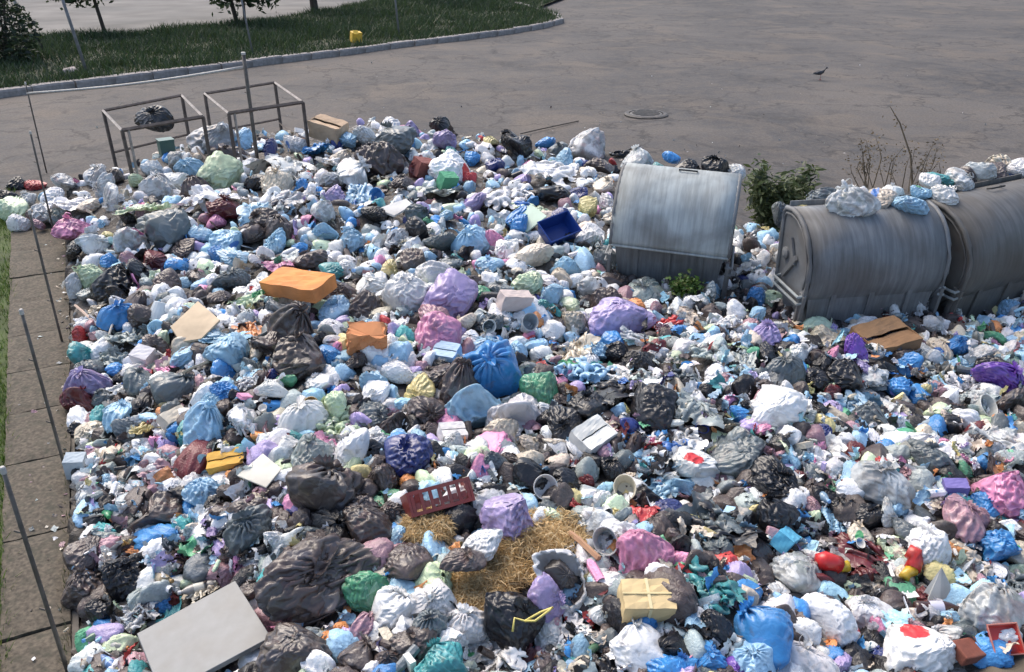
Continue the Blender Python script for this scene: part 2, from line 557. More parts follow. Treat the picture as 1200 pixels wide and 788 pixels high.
lawn = poly_sheet('lawn', lawn_poly, .12, M_LAWN); tag(lawn, 'soil strip under the lawn', kind='structure')
lg = grass('lawn_grass', [wp(0, .21, 0), wp(wl + .1, .72, 0), wp(wl + .1, 1.8, 0), wp(0, 1.6, 0)], .12, 20000, .04, .12, .006, M_LEAF,
           [(.085, .15, .02), (.11, .18, .028), (.06, .12, .02), (.14, .17, .04)])
tag(lg, 'bright green grass strip beside the concrete walkway', 'grass', kind='stuff')
wg = grass('joint_weeds', [wp(1, -.01, 0), wp(wl, -.01, 0), wp(wl, .03, 0), wp(1, .03, 0)], WZ - .015, 500, .02, .06, .004, M_LEAF, [(.08, .10, .03), (.11, .10, .05)])
tag(wg, 'thin weeds along the slab edge of the walkway', 'weeds', kind='stuff')

# ---- fence posts beside the walkway
M_POST = plain('galvanised_pipe', (0.13, 0.115, 0.10), 0.65, metal=0.3, var=0.4, scale=14, dirt=0.7, dirt_col=(0.09, 0.06, 0.045))
M_CAP = plain('post_cap', (0.40, 0.385, 0.36), 0.5, var=0.2, scale=20, dirt=0.3)
def post(top_px, x, y, z0, z1, label, r=0.0115, lean=(0, 0)):
    root = empty('fence_post', (x, y, z0))
    h = z1 - z0
    mb = MB(); mb.tube([(0, 0, -.25), (lean[0] * .3, lean[1] * .3, h * .3), (lean[0] * .7, lean[1] * .7, h * .7), (lean[0], lean[1], h)], r, 10)
    mb.build('pipe', M_POST, root, smooth=True)
    mb = MB(); mb.lathe([(r * 1.08, h - .03), (r * 1.2, h - .026), (r * 1.2, h + .004), (r * .8, h + .01)], 10); 
    c = mb.build('cap', M_CAP, root); c.location = (lean[0], lean[1], 0)
    for zz in (.35, .72):
        mb = MB(); mb.tube([(lean[0] * zz - r, lean[1] * zz, h * zz), (lean[0] * zz - r - .03, lean[1] * zz, h * zz + .01)], .006, 6)
        mb.build('wire_hook', M_POST, root)
    return tag(root, label, 'post', 'pipe posts of the broken fence beside the walkway')
tops = [(5, 550), (25, 363), (33, 247), (34, 155), (29, 97)]
plab = ['rusty pipe fence post on the walkway beside the white panel',
        'rusty pipe fence post, second along the walkway from the white panel',
        'rusty pipe fence post, third along the walkway from the white panel',
        'rusty pipe fence post beside the red and the pale blue bag',
        'corner pipe fence post that carries one end of the thin rail']
post_xy = []
for (x, y), lb in zip(tops, plab):
    t = at(x, y, 1.47)
    post_xy.append(t)
    post((x, y), t.x, t.y, 0.12, 1.47, lb, lean=(RNG.uniform(-.02, .02), RNG.uniform(-.02, .02)))
tp = at(285, 62, 2.05)
post((285, 62), tp.x, tp.y, 0.0, 2.05, 'taller pipe post standing in front of the wire cages', 0.028)
ra, rb = post_xy[-1] + Vector((0, 0, -.17)), tp + Vector((0, 0, -.20))
mb = MB(); mb.tube([ra.lerp(rb, i / 8) + Vector((0, 0, -.05 * math.sin(PI * i / 8))) for i in range(9)], .02, 8)
tag(mb.build('fence_rail', M_CAP, smooth=True), 'thin pale rail slung between the corner post and the taller post', 'rail')

# ---- posts, trees and small things on the verge
M_FENCE = plain('grey_post', (0.17, 0.17, 0.175), 0.6, var=0.3, scale=8, dirt=0.4)
for (bx, by, tx, r, lb) in ((103, 86, 88, .045, 'slim grey post on the verge beside the pale stone'), (297, 64, 288, .03, 'thin grey post on the verge behind the taller pipe post'),
                            (468, 42, 463, .035, 'thin grey post on the verge beside the yellow box'), (30, 40, 22, .06, 'pale leaning post at the yard edge behind the dark shrub')):
    b = at(bx, by, .12)
    root = empty('verge_post', b)
    mb = MB(); dx = (tx - bx) / 1000 * depth(b) * 1.0
    mb.tube([(0, 0, -.2), (dx * .5, 0, 1.2), (dx, 0.02, 2.4)], [r, r * .95, r * .9], 8)
    mb.build('shaft', M_FENCE if bx != 30 else M_CAP, root, smooth=True)
    mb = MB(); mb.lathe([(r * 2.2, -.02), (r * 2.0, .03), (r * 1.2, .05)], 8); mb.build('foot', M_FENCE, root)
    tag(root, lb, 'post')
M_BARK = plain('bark', (0.075, 0.06, 0.05), 0.95, var=0.5, scale=9, dirt=0.4, bump_s=0.8, stretch=(1, 1, .3))
def leaves(n, gen, size, cols, asp=2.2):
    V, C = [], []
    for _ in range(n):
        p = gen()
        a = Vector((RNG.gauss(0, 1), RNG.gauss(0, 1), RNG.gauss(0, .6))).normalized()
        b = a.orthogonal().normalized()
        b = Matrix.Rotation(RNG.uniform(0, 2 * PI), 3, a) @ b
        s_ = size * RNG.uniform(.6, 1.3)
        c = cols[RNG.randrange(len(cols))]; t = RNG.uniform(.65, 1.25)
        V += [p - a * s_ * asp / 2, p + b * s_ / 2, p + a * s_ * asp / 2 + Vector((0, 0, -.15 * s_)), p - b * s_ / 2]
        C += [(c[0] * t, c[1] * t, c[2] * t, .5)] * 4
    return np.array([tuple(v) for v in V]), np.array(C)
def tree(bpx, lean, h, r, crown_z, crown_r, label, nleaf=2600, forks=3, low=None, name='verge_tree'):
    b = at(*bpx, .12)
    root = empty(name, b)
    top = Vector((lean[0], lean[1], h))
    pts = [Vector((0, 0, -.2))] + [top * t + Vector((RNG.uniform(-.06, .06), RNG.uniform(-.06, .06), 0)) for t in (.25, .5, .75, 1)]
    mb = MB(); mb.tube(pts, [r * 1.25, r * 1.05, r * .9, r * .75, r * .5], 9)
    tips = []
    for k in range(forks + 3):
        s0 = top * RNG.uniform(.55, .98)
        a = RNG.uniform(0, 2 * PI); L = crown_r * RNG.uniform(.6, 1)
        e_ = s0 + Vector((math.cos(a) * L, math.sin(a) * L, RNG.uniform(.2, .9) * crown_r))
        mb.tube([s0, s0.lerp(e_, .5) + Vector((0, 0, .15)), e_], [r * .45, r * .3, r * .12], 6)
        tips += [s0.lerp(e_, .5), e_, s0.lerp(e_, .8)]
    mb.build('trunk', M_BARK, root, smooth=True)
    clumps = [t + Vector((RNG.gauss(0, .3), RNG.gauss(0, .3), RNG.gauss(0, .3))) for t in tips for _ in range(2)]
    if low:
        clumps += [Vector(l) for l in low for _ in range(2)]
    def gen():
        c = clumps[RNG.randrange(len(clumps))]
        return c + Vector((RNG.gauss(0, .28), RNG.gauss(0, .28), RNG.gauss(0, .22)))
    V, C = leaves(int(nleaf * 1.6), gen, .12, [(.035, .06, .025), (.05, .085, .03), (.025, .045, .02), (.07, .10, .045)])
    link('crown', np_mesh('crown', V, np.arange(len(V)).reshape(-1, 4), M_LEAF, False, C), root)
    return tag(root, label, 'tree', 'young trees on the verge')
tree((124, 39), (-.6, .3, 0), 3.2, .06, 3, 1.2, 'slender leaning tree on the verge with a thin dark trunk', low=[(-.9, 0, 1.35), (-.5, .1, 1.5), (.1, 0, 1.6), (-1.2, .1, 1.5)])
tree((279, 28), (-.7, .2, 0), 3.4, .075, 3, 1.3, 'young tree with a twin lean behind the wire cages', low=[(-.3, 0, 1.05), (.3, 0, 1.15), (.8, .1, 1.2), (-.6, 0, 1.2)])
tree((287, 29), (.3, .2, 0), 3.1, .05, 3, 1.1, 'thin sapling beside the young leaning tree on the verge', 1500, low=[(.9, 0, 1.0)])
tree((369, 14), (-.3, .3, 0), 3.8, .15, 3.5, 1.5, 'thicker straight tree trunk on the verge near the yard')
tree((396, -10), (-.3, .3, 0), 3.8, .11, 3.5, 1.5, 'straight tree standing out in the yard', 1500)
tree((150, -22), (.4, .3, 0), 4.2, .12, 3.4, 2.0, 'broad unseen tree added behind the slim grey post to shade the verge', 3600)  # added out of view so that its crown shades the verge
tree((52, -22), (.2, .2, 0), 4.4, .13, 3.4, 2.0, 'broad unseen tree added beside the pale leaning post to shade the verge', 3600)  # second unseen tree, likewise added for its shade on the verge
tree((500, 2), (.2, .3, 0), 3.6, .11, 3.4, 1.6, 'tree added on the verge to shade the grass near the kerb corner', 2400)  # added tree, its crown above the view darkens the grass by the corner
# dark shrub at the far left
b = at(8, 72, .12)
root = empty('dark_shrub', b)
mb = MB()
for k in range(7):
    a = RNG.uniform(0, 2 * PI)
    mb.tube([(0, 0, -.1), (math.cos(a) * .25, math.sin(a) * .25, .8), (math.cos(a) * .6, math.sin(a) * .6, 2.0)], [.035, .025, .01], 6)
mb.build('stem', M_BARK, root, smooth=True)
def gen():
    while True:
        p = Vector((RNG.uniform(-1.3, .95), RNG.uniform(-.9, .9), RNG.uniform(.05, 2.8)))
        if vnoise(np.array([p.x * 2.3 + 40]), np.array([p.z * 2.1 + p.y]))[0] > .36 and (p.x / 1.2) ** 2 + (p.y / .9) ** 2 < 1.1:
            return p
V, C = leaves(3600, gen, .075, [(.02, .035, .018), (.03, .05, .022), (.014, .024, .014), (.045, .07, .03)])
link('foliage', np_mesh('foliage', V, np.arange(len(V)).reshape(-1, 4), M_LEAF, False, C), root)
tag(root, 'dense dark shrub at the end of the grass verge', 'shrub')
# stone and yellow box on the verge
M_STONE = plain('pale_stone', (0.42, 0.36, 0.34), .9, var=.25, scale=6, bump_s=.5)
bm = bmesh.new(); bmesh.ops.create_icosphere(bm, subdivisions=2, radius=.17)
for v in bm.verts:
    v.co *= 1 + .18 * math.sin(v.co.x * 31 + v.co.y * 17) ; v.co.z *= .7; v.co.x *= 1.25
me = bpy.data.meshes.new('stone'); bm.to_mesh(me); bm.free(); me.materials.append(M_STONE)
o = link('stone', me); o.location = at(84, 84, .16) ; tag(o, 'pale pinkish boulder lying in the verge grass', 'stone')
M_YEL = plain('yellow_card', (.72, .45, .05), .6, var=.2, scale=8, dirt=.2)
yb = at(417, 50, .2)
mb = MB(); mb.box((0, 0, .17), (.34, .26, .34)); o = mb.build('yellow_box', M_YEL, bevel=.02); o.location = yb; o.rotation_euler = (.12, .08, .5)
mb = MB(); mb.box((-.09, -.2, .36), (.16, .16, .012), Matrix.Rotation(.7, 3, 'X')); mb.build('flap', M_YEL, o)
tag(o, 'small yellow box standing on the far kerb', 'box')

# ---- manhole
M_IRON = plain('cast_iron', (.045, .042, .04), .6, metal=.3, var=.35, scale=20, dirt=.6, dirt_col=(.17, .145, .12))
M_WORN = plain('worn_iron', (.10, .092, .085), .6, metal=.2, var=.35, scale=20, dirt=.6, dirt_col=(.14, .12, .1))
mp = at(757, 135, .0)
root = empty('manhole', mp + Vector((0, 0, .012)))
mb = MB(); mb.lathe([(.47, -.05), (.47, .012), (.43, .03), (.37, .03), (.365, -.02)], 36, cap=False); mb.build('frame_ring', M_IRON, root)
mb = MB(); mb.lathe([(.355, -.05), (.355, .018), (.34, .026)], 36); cv = mb.build('cover', M_WORN, root)
mb = MB()
for k in range(-3, 4):
    L = math.sqrt(max(.3 ** 2 - (k * .085) ** 2, .01))
    mb.box((0, k * .085, .031), (2 * L, .03, .012))
mb.build('tread_bars', M_WORN, cv)
tag(root, 'round iron manhole set in the road', 'manhole')

# ---- pigeon
M_PG = plain('pigeon_feathers', (.025, .025, .032), .55, var=.4, scale=30, dirt=.2, dirt_col=(.16, .16, .18))
pp = at(960, 94, .0)
root = empty('pigeon', pp, math.radians(-18)); root.scale = (.95, .95, 1.0)
spine = [(-.20, .145, .006, .03), (-.15, .155, .014, .035), (-.10, .165, .035, .04), (-.04, .18, .055, .06), (.03, .20, .062, .068), (.08, .225, .055, .058),
         (.11, .26, .036, .036), (.122, .29, .028, .027), (.135, .315, .03, .028), (.155, .318, .023, .022), (.172, .312, .008, .008), (.195, .306, .003, .003)]
vs, fs = [], []
n = 12
for (x, z, rz, ry) in spine:
    for j in range(n):
        t = 2 * PI * j / n
        vs.append((x, math.cos(t) * ry, z + math.sin(t) * rz))
for i in range(len(spine) - 1):
    for j in range(n):
        fs.append((i * n + j, i * n + (j + 1) % n, (i + 1) * n + (j + 1) % n, (i + 1) * n + j))
fs += [tuple(range(n))[::-1], tuple((len(spine) - 1) * n + j for j in range(n))]
MB().add(vs, fs).build('body', M_PG, root, smooth=True)
M_PW = plain('pigeon_wing', (.05, .052, .062), .6, var=.4, scale=20, dirt=.3)
for sgn in (-1, 1):
    mb = MB(); prof = [(.07, .215, .01), (.05, .225, .045), (-.02, .215, .05), (-.10, .185, .035), (-.18, .16, .012)]
    vs, fs = [], []
    for (x, z, hw) in prof:
        vs += [(x, sgn * .062, z + hw * .5), (x, sgn * .078, z), (x, sgn * .064, z - hw)]
    for i in range(len(prof) - 1):
        for j in range(2):
            k = i * 3 + j
            fs.append((k, k + 1, k + 4, k + 3))
    mb.add(vs, fs).build('wing', M_PW, root, smooth=True)
    mb = MB(); mb.tube([(.02, sgn * .025, .15), (.025, sgn * .025, .05), (.02, sgn * .025, .006)], .006, 6)
    for a in (-.5, 0, .5, PI):
        mb.tube([(.02, sgn * .025, .006), (.02 + .035 * math.cos(a), sgn * .025 + .035 * math.sin(a), .005)], .004, 5)
    mb.build('leg', plain('pigeon_leg', (.35, .10, .09), .6), root)
tag(root, 'dark grey pigeon standing alone out on the asphalt', 'bird')
# ================================================================== HEAP SURFACE
back_px = [(62, 228), (110, 214), (200, 192), (255, 176), (330, 170), (400, 160), (460, 160), (540, 170), (620, 184), (700, 200), (760, 218), (860, 262), (930, 288), (1060, 275), (1200, 262), (1500, 255)]
bk = [at(x, y, 0.05) for x, y in back_px]
heap_poly = [Vector((wallx(0.8), 0.8, 0))] + [Vector((wallx(y), y, 0)) for y in (4, 8, 12)] + bk + [Vector((11, 6, 0)), Vector((11, .8, 0))]
GX0, GY0, GR = -11.0, 0.6, 0.08
gnx, gny = 280, 250
gx = GX0 + GR * np.arange(gnx); gy = GY0 + GR * np.arange(gny)
GXX, GYY = np.meshgrid(gx, gy)
def seg_dist(X, Y, a, b):
    dx, dy = b.x - a.x, b.y - a.y
    t = np.clip(((X - a.x) * dx + (Y - a.y) * dy) / (dx * dx + dy * dy), 0, 1)
    return np.hypot(X - a.x - t * dx, Y - a.y - t * dy)
def np_inside(poly, X, Y):
    c = np.zeros(X.shape, bool)
    j = len(poly) - 1
    for i in range(len(poly)):
        a, b = poly[i], poly[j]
        if a.y != b.y:
            cond = ((a.y > Y) != (b.y > Y)) & (X < (b.x - a.x) * (Y - a.y) / (b.y - a.y) + a.x)
            c ^= cond
        j = i
    return c
bpts = bk
dback = np.min([seg_dist(GXX, GYY, a, b) for a, b in zip(bpts[:-1], bpts[1:])], axis=0)
dwall = (GXX - (-2.40 - 0.467 * (GYY - 3.35))) * WD.y
ins = np_inside(heap_poly, GXX, GYY)
sm = lambda t: np.clip(t, 0, 1) ** 2 * (3 - 2 * np.clip(t, 0, 1))
hgt = 0.52 * (1 - np.exp(-np.where(ins, dback, 0) / .42))
hgt *= 0.42 + 0.58 * sm(dwall / 1.3 + (GYY - 6) * .08)
# hollow in front of the bins, lower right side
hgt *= 1 - 0.30 * np.exp(-(((GXX - 3.6) / 2.0) ** 2 + ((GYY - 7.3) / .75) ** 2))
hgt *= 1 - 0.25 * sm((GXX - 1.5) / 2.5)
hgt += np.where(ins, 1, 0) * (1 - np.exp(-np.where(ins, dback, 0) / .4)) * ((vnoise(GXX * 1.1, GYY * 1.1) - .5) * .26 + (vnoise(GXX * 2.7 + 5, GYY * 2.7) - .5) * .14)
HGT = np.where(ins, np.maximum(hgt, 0.03), 0.0)
def H(x, y):
    i = np.clip((np.asarray(x) - GX0) / GR, 0, gnx - 1.001); j = np.clip((np.asarray(y) - GY0) / GR, 0, gny - 1.001)
    i0, j0 = np.floor(i).astype(int), np.floor(j).astype(int)
    fx, fy = i - i0, j - j0
    return (HGT[j0, i0] * (1 - fx) + HGT[j0, i0 + 1] * fx) * (1 - fy) + (HGT[j0 + 1, i0] * (1 - fx) + HGT[j0 + 1, i0 + 1] * fx) * fy
_ts = np.arange(3.0, 24.0, 0.02)
def hit(px, py, off=0.0):
    """first point where the line of sight through a pixel meets the heap (raised by off)"""
    d = ray(px, py)
    X, Y, Z = d.x * _ts, d.y * _ts, CAM_H + d.z * _ts
    below = Z < H(X, Y) + off
    k = int(np.argmax(below)) if below.any() else len(_ts) - 1
    t = _ts[k]
    return Vector((d.x * t, d.y * t, CAM_H + d.z * t))

def mound_material():
    m, nt, p = mat('compacted_rubbish')
    tc = N(nt, 'ShaderNodeTexCoord')
    v = N(nt, 'ShaderNodeTexVoronoi'); v.inputs['Scale'].default_value = 14
    nt.links.new(tc.outputs['Object'], v.inputs['Vector'])
    bw = N(nt, 'ShaderNodeRGBToBW'); nt.links.new(v.outputs['Color'], bw.inputs[0])
    c = ramp(nt, bw.outputs[0], [(.1, (.03, .026, .022)), (.3, (.09, .07, .055)), (.45, (.05, .045, .045)), (.55, (.22, .19, .16)), (.65, (.06, .05, .045)), (.75, (.3, .3, .3)), (.85, (.08, .12, .16))], 'CONSTANT')
    n = N(nt, 'ShaderNodeTexNoise'); n.inputs['Scale'].default_value = 25; n.inputs['Detail'].default_value = 6
    nt.links.new(tc.outputs['Object'], n.inputs['Vector'])
    c = mix(nt, c, (.05, .042, .035), n.outputs[0])
    nt.links.new(c, p.inputs['Base Color'])
    p.inputs['Roughness'].default_value = .7
    bump(nt, p, n.outputs[0], .8, .04)
    return m
gi = np.arange(gnx * gny).reshape(gny, gnx)
fm = (HGT[:-1, :-1] > 0) | (HGT[1:, 1:] > 0) | (HGT[:-1, 1:] > 0) | (HGT[1:, :-1] > 0)
F = np.stack([gi[:-1, :-1], gi[:-1, 1:], gi[1:, 1:], gi[1:, :-1]], -1)[fm]
used = np.unique(F); remap = np.full(gnx * gny, -1); remap[used] = np.arange(len(used))
V = np.stack([GXX, GYY, np.where(HGT > 0, HGT - .03 + NP.normal(0, .012, HGT.shape), -.08)], -1).reshape(-1, 3)[used]
mound = link('rubbish_mound', np_mesh('rubbish_mound', V, remap[F], mound_material()))
tag(mound, 'trodden dark mass of rubbish underneath the bags', 'rubbish', kind='stuff')

# ---- bare soil in the near right corner
M_SOIL = plain('dry_soil', (0.12, 0.095, 0.068), .95, var=.45, scale=9, dirt=.5, bump_s=.9, dirt_col=(.09, .075, .055))
c0 = at(1190, 800, .3)
sv, sf = [], []
nn = 40
for i in range(nn):
    for j in range(nn):
        x, y = c0.x - 1.1 + 2.6 * i / (nn - 1), c0.y - 1.2 + 1.7 * j / (nn - 1)
        r = math.hypot((x - c0.x - .5) / 1.35, (y - c0.y + .25) / .72)
        z = .60 * max(0, 1 - r * r * .75) + float(vnoise(np.array([x * 6]), np.array([y * 6]))[0]) * .07 + RNG.uniform(0, .02)
        sv.append((x, y, z))
for i in range(nn - 1):
    for j in range(nn - 1):
        sf.append((i * nn + j, (i + 1) * nn + j, (i + 1) * nn + j + 1, i * nn + j + 1))
so = MB().add(sv, sf).build('soil_bank', M_SOIL, smooth=True); tag(so, 'dry brown soil bank at the edge of the heap', kind='structure')

# ================================================================== BINS
def steel(name, color, streak, metal=.35, rough=.5):
    m, nt, p = mat(name)
    tc = N(nt, 'ShaderNodeTexCoord')
    mp = N(nt, 'ShaderNodeMapping'); mp.inputs['Scale'].default_value = (16, 1.3, 1.3)
    nt.links.new(tc.outputs['Object'], mp.inputs[0])
    a = N(nt, 'ShaderNodeTexNoise'); a.inputs['Scale'].default_value = 1.6; a.inputs['Detail'].default_value = 6; a.inputs['Roughness'].default_value = .65
    nt.links.new(mp.outputs[0], a.inputs['Vector'])
    b = N(nt, 'ShaderNodeTexNoise'); b.inputs['Scale'].default_value = 2.2; b.inputs['Detail'].default_value = 7; b.inputs['Distortion'].default_value = .5
    nt.links.new(tc.outputs['Object'], b.inputs['Vector'])
    s_ = ramp(nt, a.outputs[0], [(.40, (0, 0, 0)), (.66, (streak, streak, streak))])
    base = mix(nt, color, tuple(min(1, c * 1.9 + .05) for c in color), s_)
    g = ramp(nt, b.outputs[0], [(.42, (0, 0, 0)), (.7, (.6, .6, .6))])
    base = mix(nt, base, (.10, .085, .07), g)
    ru = ramp(nt, a.outputs[0], [(.62, (0, 0, 0)), (.70, (.5, .5, .5))])
    base = mix(nt, base, (.10, .055, .035), mathn(nt, 'MULTIPLY', ru, b.outputs[0]))
    nt.links.new(base, p.inputs['Base Color'])
    p.inputs['Metallic'].default_value = metal
    r_ = ramp(nt, b.outputs[0], [(.3, (rough - .1,) * 3), (.7, (rough + .2,) * 3)])
    nt.links.new(r_, p.inputs['Roughness'])
    w = N(nt, 'ShaderNodeTexNoise'); w.inputs['Scale'].default_value = 1.7; w.inputs['Detail'].default_value = 2
    nt.links.new(tc.outputs['Object'], w.inputs['Vector'])
    bump(nt, p, w.outputs[0], .6, .12)
    return m
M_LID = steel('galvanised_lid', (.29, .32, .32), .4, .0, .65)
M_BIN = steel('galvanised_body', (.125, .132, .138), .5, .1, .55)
M_BIN2 = steel('galvanised_dull', (.105, .102, .096), .4, .1, .55)
M_RUB = plain('black_rubber', (.02, .02, .02), .7, var=.3, scale=20)

def arc_sheet(mb, L, R, cy, cz, a0, a1, n, th, x0=None, bulge=0.0):
    """curved sheet along x; angle 0 = front (-y), 90 = up"""
    x0 = -L / 2 if x0 is None else x0
    nxs = 7
    vs, fs = [], []
    for side in (0, 1):
        for i in range(n + 1):
            a = math.radians(a0 + (a1 - a0) * i / n)
            for k in range(nxs):
                t = k / (nxs - 1)
                r = R + (0 if side == 0 else -th) + bulge * math.sin(PI * t) * math.sin(PI * i / n)
                vs.append((x0 + L * t, cy - math.cos(a) * r, cz + math.sin(a) * r))
    q = nxs; off = (n + 1) * q
    for i in range(n):
        for k in range(nxs - 1):
            fs.append((i * q + k, i * q + k + 1, (i + 1) * q + k + 1, (i + 1) * q + k))
            fs.append((off + i * q + k, off + (i + 1) * q + k, off + (i + 1) * q + k + 1, off + i * q + k + 1))
        fs.append((i * q, (i + 1) * q, off + (i + 1) * q, off + i * q))
        fs.append((i * q + q - 1, off + i * q + q - 1, off + (i + 1) * q + q - 1, (i + 1) * q + q - 1))
    for k in range(nxs - 1):
        fs.append((k, off + k, off + k + 1, k + 1))
        fs.append((n * q + k, n * q + k + 1, off + n * q + k + 1, off + n * q + k))
    return mb.add(vs, fs)
def end_plate(mb, x, prof, th):
    n = len(prof)
    vs = [(x - th / 2, y, z) for y, z in prof] + [(x + th / 2, y, z) for y, z in prof]
    fs = [tuple(range(n))[::-1], tuple(range(n, 2 * n))] + [(i, (i + 1) % n, n + (i + 1) % n, n + i) for i in range(n)]
    return mb.add(vs, fs)
def wheel(root, x, y):
    R_ = Matrix.Rotation(PI / 2, 3, 'Y')
    mb = MB(); mb.lathe([(.05, -.03), (.09, -.032), (.1, -.015), (.1, .015), (.09, .032), (.05, .03)], 20, axis=R_)
    w = mb.build('wheel', M_RUB, root, smooth=False); w.location = (x, y, .10)
    mb = MB(); mb.box((0, .0, .07), (.09, .02, .12)); mb.box((0, 0, .125), (.09, .1, .02)); mb.build('fork', M_BIN, w)

def make_bin(name, L, R, lid_a, style, m_lid, m_body, cz=.86, back=9.):
    root = empty(name, (0, 0, 0))
    # tapered lower box
    yb, yt, zb, zt = .36, R - .04, .20, cz - .02
    ybk, ytk = min(yb, back - .02), min(yt, back - .01)
    hl, hb = L / 2 - .03, L / 2 - .10
    mb = MB()
    mb.add([(-hb, -yb, zb), (hb, -yb, zb), (hb, ybk, zb), (-hb, ybk, zb), (-hl, -yt, zt), (hl, -yt, zt), (hl, ytk, zt), (-hl, ytk, zt)],
           [(0, 3, 2, 1), (0, 1, 5, 4), (1, 2, 6, 5), (2, 3, 7, 6), (3, 0, 4, 7)])
    # stamped ribs on the front
    for k in (-.28, 0, .28):
        mb.box((k * L, -(yb + yt) / 2 - .004, (zb + zt) / 2), (.05, .03, zt - zb - .12), Matrix.Rotation(-math.atan2(yt - yb, zt - zb), 3, 'X').inverted())
    mb.build('body', m_body, root)
    # rounded end plates with a rolled rim
    for sx in (-1, 1):
        prof = []
        a0 = -52 if style == 'barrel' else -8
        for i in range(19):
            a = math.radians(a0 + (180 - 2 * a0) * i / 18)
            prof.append((min(-math.cos(a) * (R - .012), back), cz + math.sin(a) * (R - .012)))
        if style != 'barrel':
            prof += [(yt + .01, zt - .1), (-yt - .01, zt - .1)]
        x = sx * (L / 2 - .012)
        pl = end_plate(MB(), x, prof, .02).build('end_plate', m_body, root)
        rim = [(x + sx * .012, y, z) for y, z in prof[:19]]
        MB().tube(rim, .024, 8).build('rim', m_body, pl, smooth=True)
        rim2 = [(x + sx * .016, y * .9, cz + (z - cz) * .9) for y, z in prof[2:17]]
        MB().tube(rim2, .012, 6).build('pressed_ring', m_body, pl, smooth=True)
        # hinge lever and pivot
        mb = MB(); mb.lathe([(.06, 0), (.06, .03), (.03, .045)], 14, axis=Matrix.Rotation(sx * PI / 2, 3, 'Y')); p_ = mb.build('pivot', m_body, pl); p_.location = (x, .03, cz + .05)
        mb = MB(); mb.box((x + sx * .03, -.10, cz - .04), (.02, .05, .36), Matrix.Rotation(.75, 3, 'X')); mb.box((x + sx * .028, -.13, cz + .12), (.02, .04, .26), Matrix.Rotation(-.5, 3, 'X'))
        mb.build('lid_lever', m_body, pl)
        # lifting handle bars at the lower front corner
        for zz in (0.0, .07):
            h_ = [(x, -R * .92, cz - .20 - zz), (x + sx * .065, -R * .88, cz - .22 - zz), (x + sx * .065, R * .2, cz - .22 - zz), (x, R * .2, cz - .20 - zz)]
            MB().tube(h_, .014, 8).build('lifting_bar', m_lid if style == 'barrel' else m_body, root, smooth=False)
        mb = MB(); mb.box((x + sx * .02, -R * .80, cz - .40), (.03, .10, .42), Matrix.Rotation(.18, 3, 'X')); mb.box((x + sx * .045, -R * .80, cz - .40), (.02, .03, .40), Matrix.Rotation(.18, 3, 'X'))
        mb.build('corner_bracket', m_body, root)
    # curved lid
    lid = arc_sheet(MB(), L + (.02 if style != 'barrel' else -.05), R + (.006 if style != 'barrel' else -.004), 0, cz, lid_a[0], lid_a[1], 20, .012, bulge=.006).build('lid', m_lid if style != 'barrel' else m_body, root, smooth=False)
    for p_ in lid.data.polygons: p_.use_smooth = True
    a = math.radians(lid_a[0]); y0, z0 = -math.cos(a) * (R + .008), cz + math.sin(a) * (R + .008)
    MB().tube([(-L / 2, y0, z0), (0, y0 - .006, z0), (L / 2, y0, z0)], .013, 8).build('lid_edge', m_lid if style != 'barrel' else m_body, lid, smooth=True)
    # back half cover
    if back > 5:
        back_ = arc_sheet(MB(), L - .06, R - .02, 0, cz, lid_a[1] - 4, 184, 12, .01).build('back_cover', m_body, root)
        for p_ in back_.data.polygons: p_.use_smooth = True
    else:
        back_ = MB().box((0, back - .02, cz + .15), (L - .06, .012, R * 1.5)).build('back_cover', m_body, root)
    # wire lid handle
    a = math.radians(lid_a[1] - 14); y1, z1 = -math.cos(a) * (R + .012), cz + math.sin(a) * (R + .012)
    a2 = math.radians(lid_a[1] - 19); y2, z2 = -math.cos(a2) * (R + .03), cz + math.sin(a2) * (R + .03)
    MB().tube([(-.02, y1, z1), (-.02, y2, z2), (.16, y2, z2), (.16, y1, z1)], .009, 6).build('lid_handle', M_RUB, lid)
    for sx in (-1, 1):
        for sy in (-1, 1):
            wheel(root, sx * (L / 2 - .2), -.27 if sy < 0 else min(.27, back - .08))
    return root
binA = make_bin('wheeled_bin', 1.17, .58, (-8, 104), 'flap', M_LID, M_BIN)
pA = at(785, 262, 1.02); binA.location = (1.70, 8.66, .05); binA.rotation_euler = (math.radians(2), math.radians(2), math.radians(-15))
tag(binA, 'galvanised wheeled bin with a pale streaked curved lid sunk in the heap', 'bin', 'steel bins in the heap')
binB = make_bin('wheeled_bin', 1.34, .50, (-50, 104), 'barrel', M_LID, M_BIN, cz=.88, back=.17)
binB.location = (3.33, 7.80, .0); binB.rotation_euler = (0, math.radians(-1), math.radians(7))
tag(binB, 'dull grey barrel shaped bin with small bags lying on top', 'bin', 'steel bins in the heap')
binC = make_bin('wheeled_bin', 1.44, .54, (-50, 104), 'barrel', M_LID, M_BIN2, cz=.88, back=.2)
binC.location = (4.72, 8.18, .0); binC.rotation_euler = (0, math.radians(-2), math.radians(24))
tag(binC, 'brownish grey barrel shaped bin with double lifting bars and a large clear bag on top', 'bin', 'steel bins in the heap')

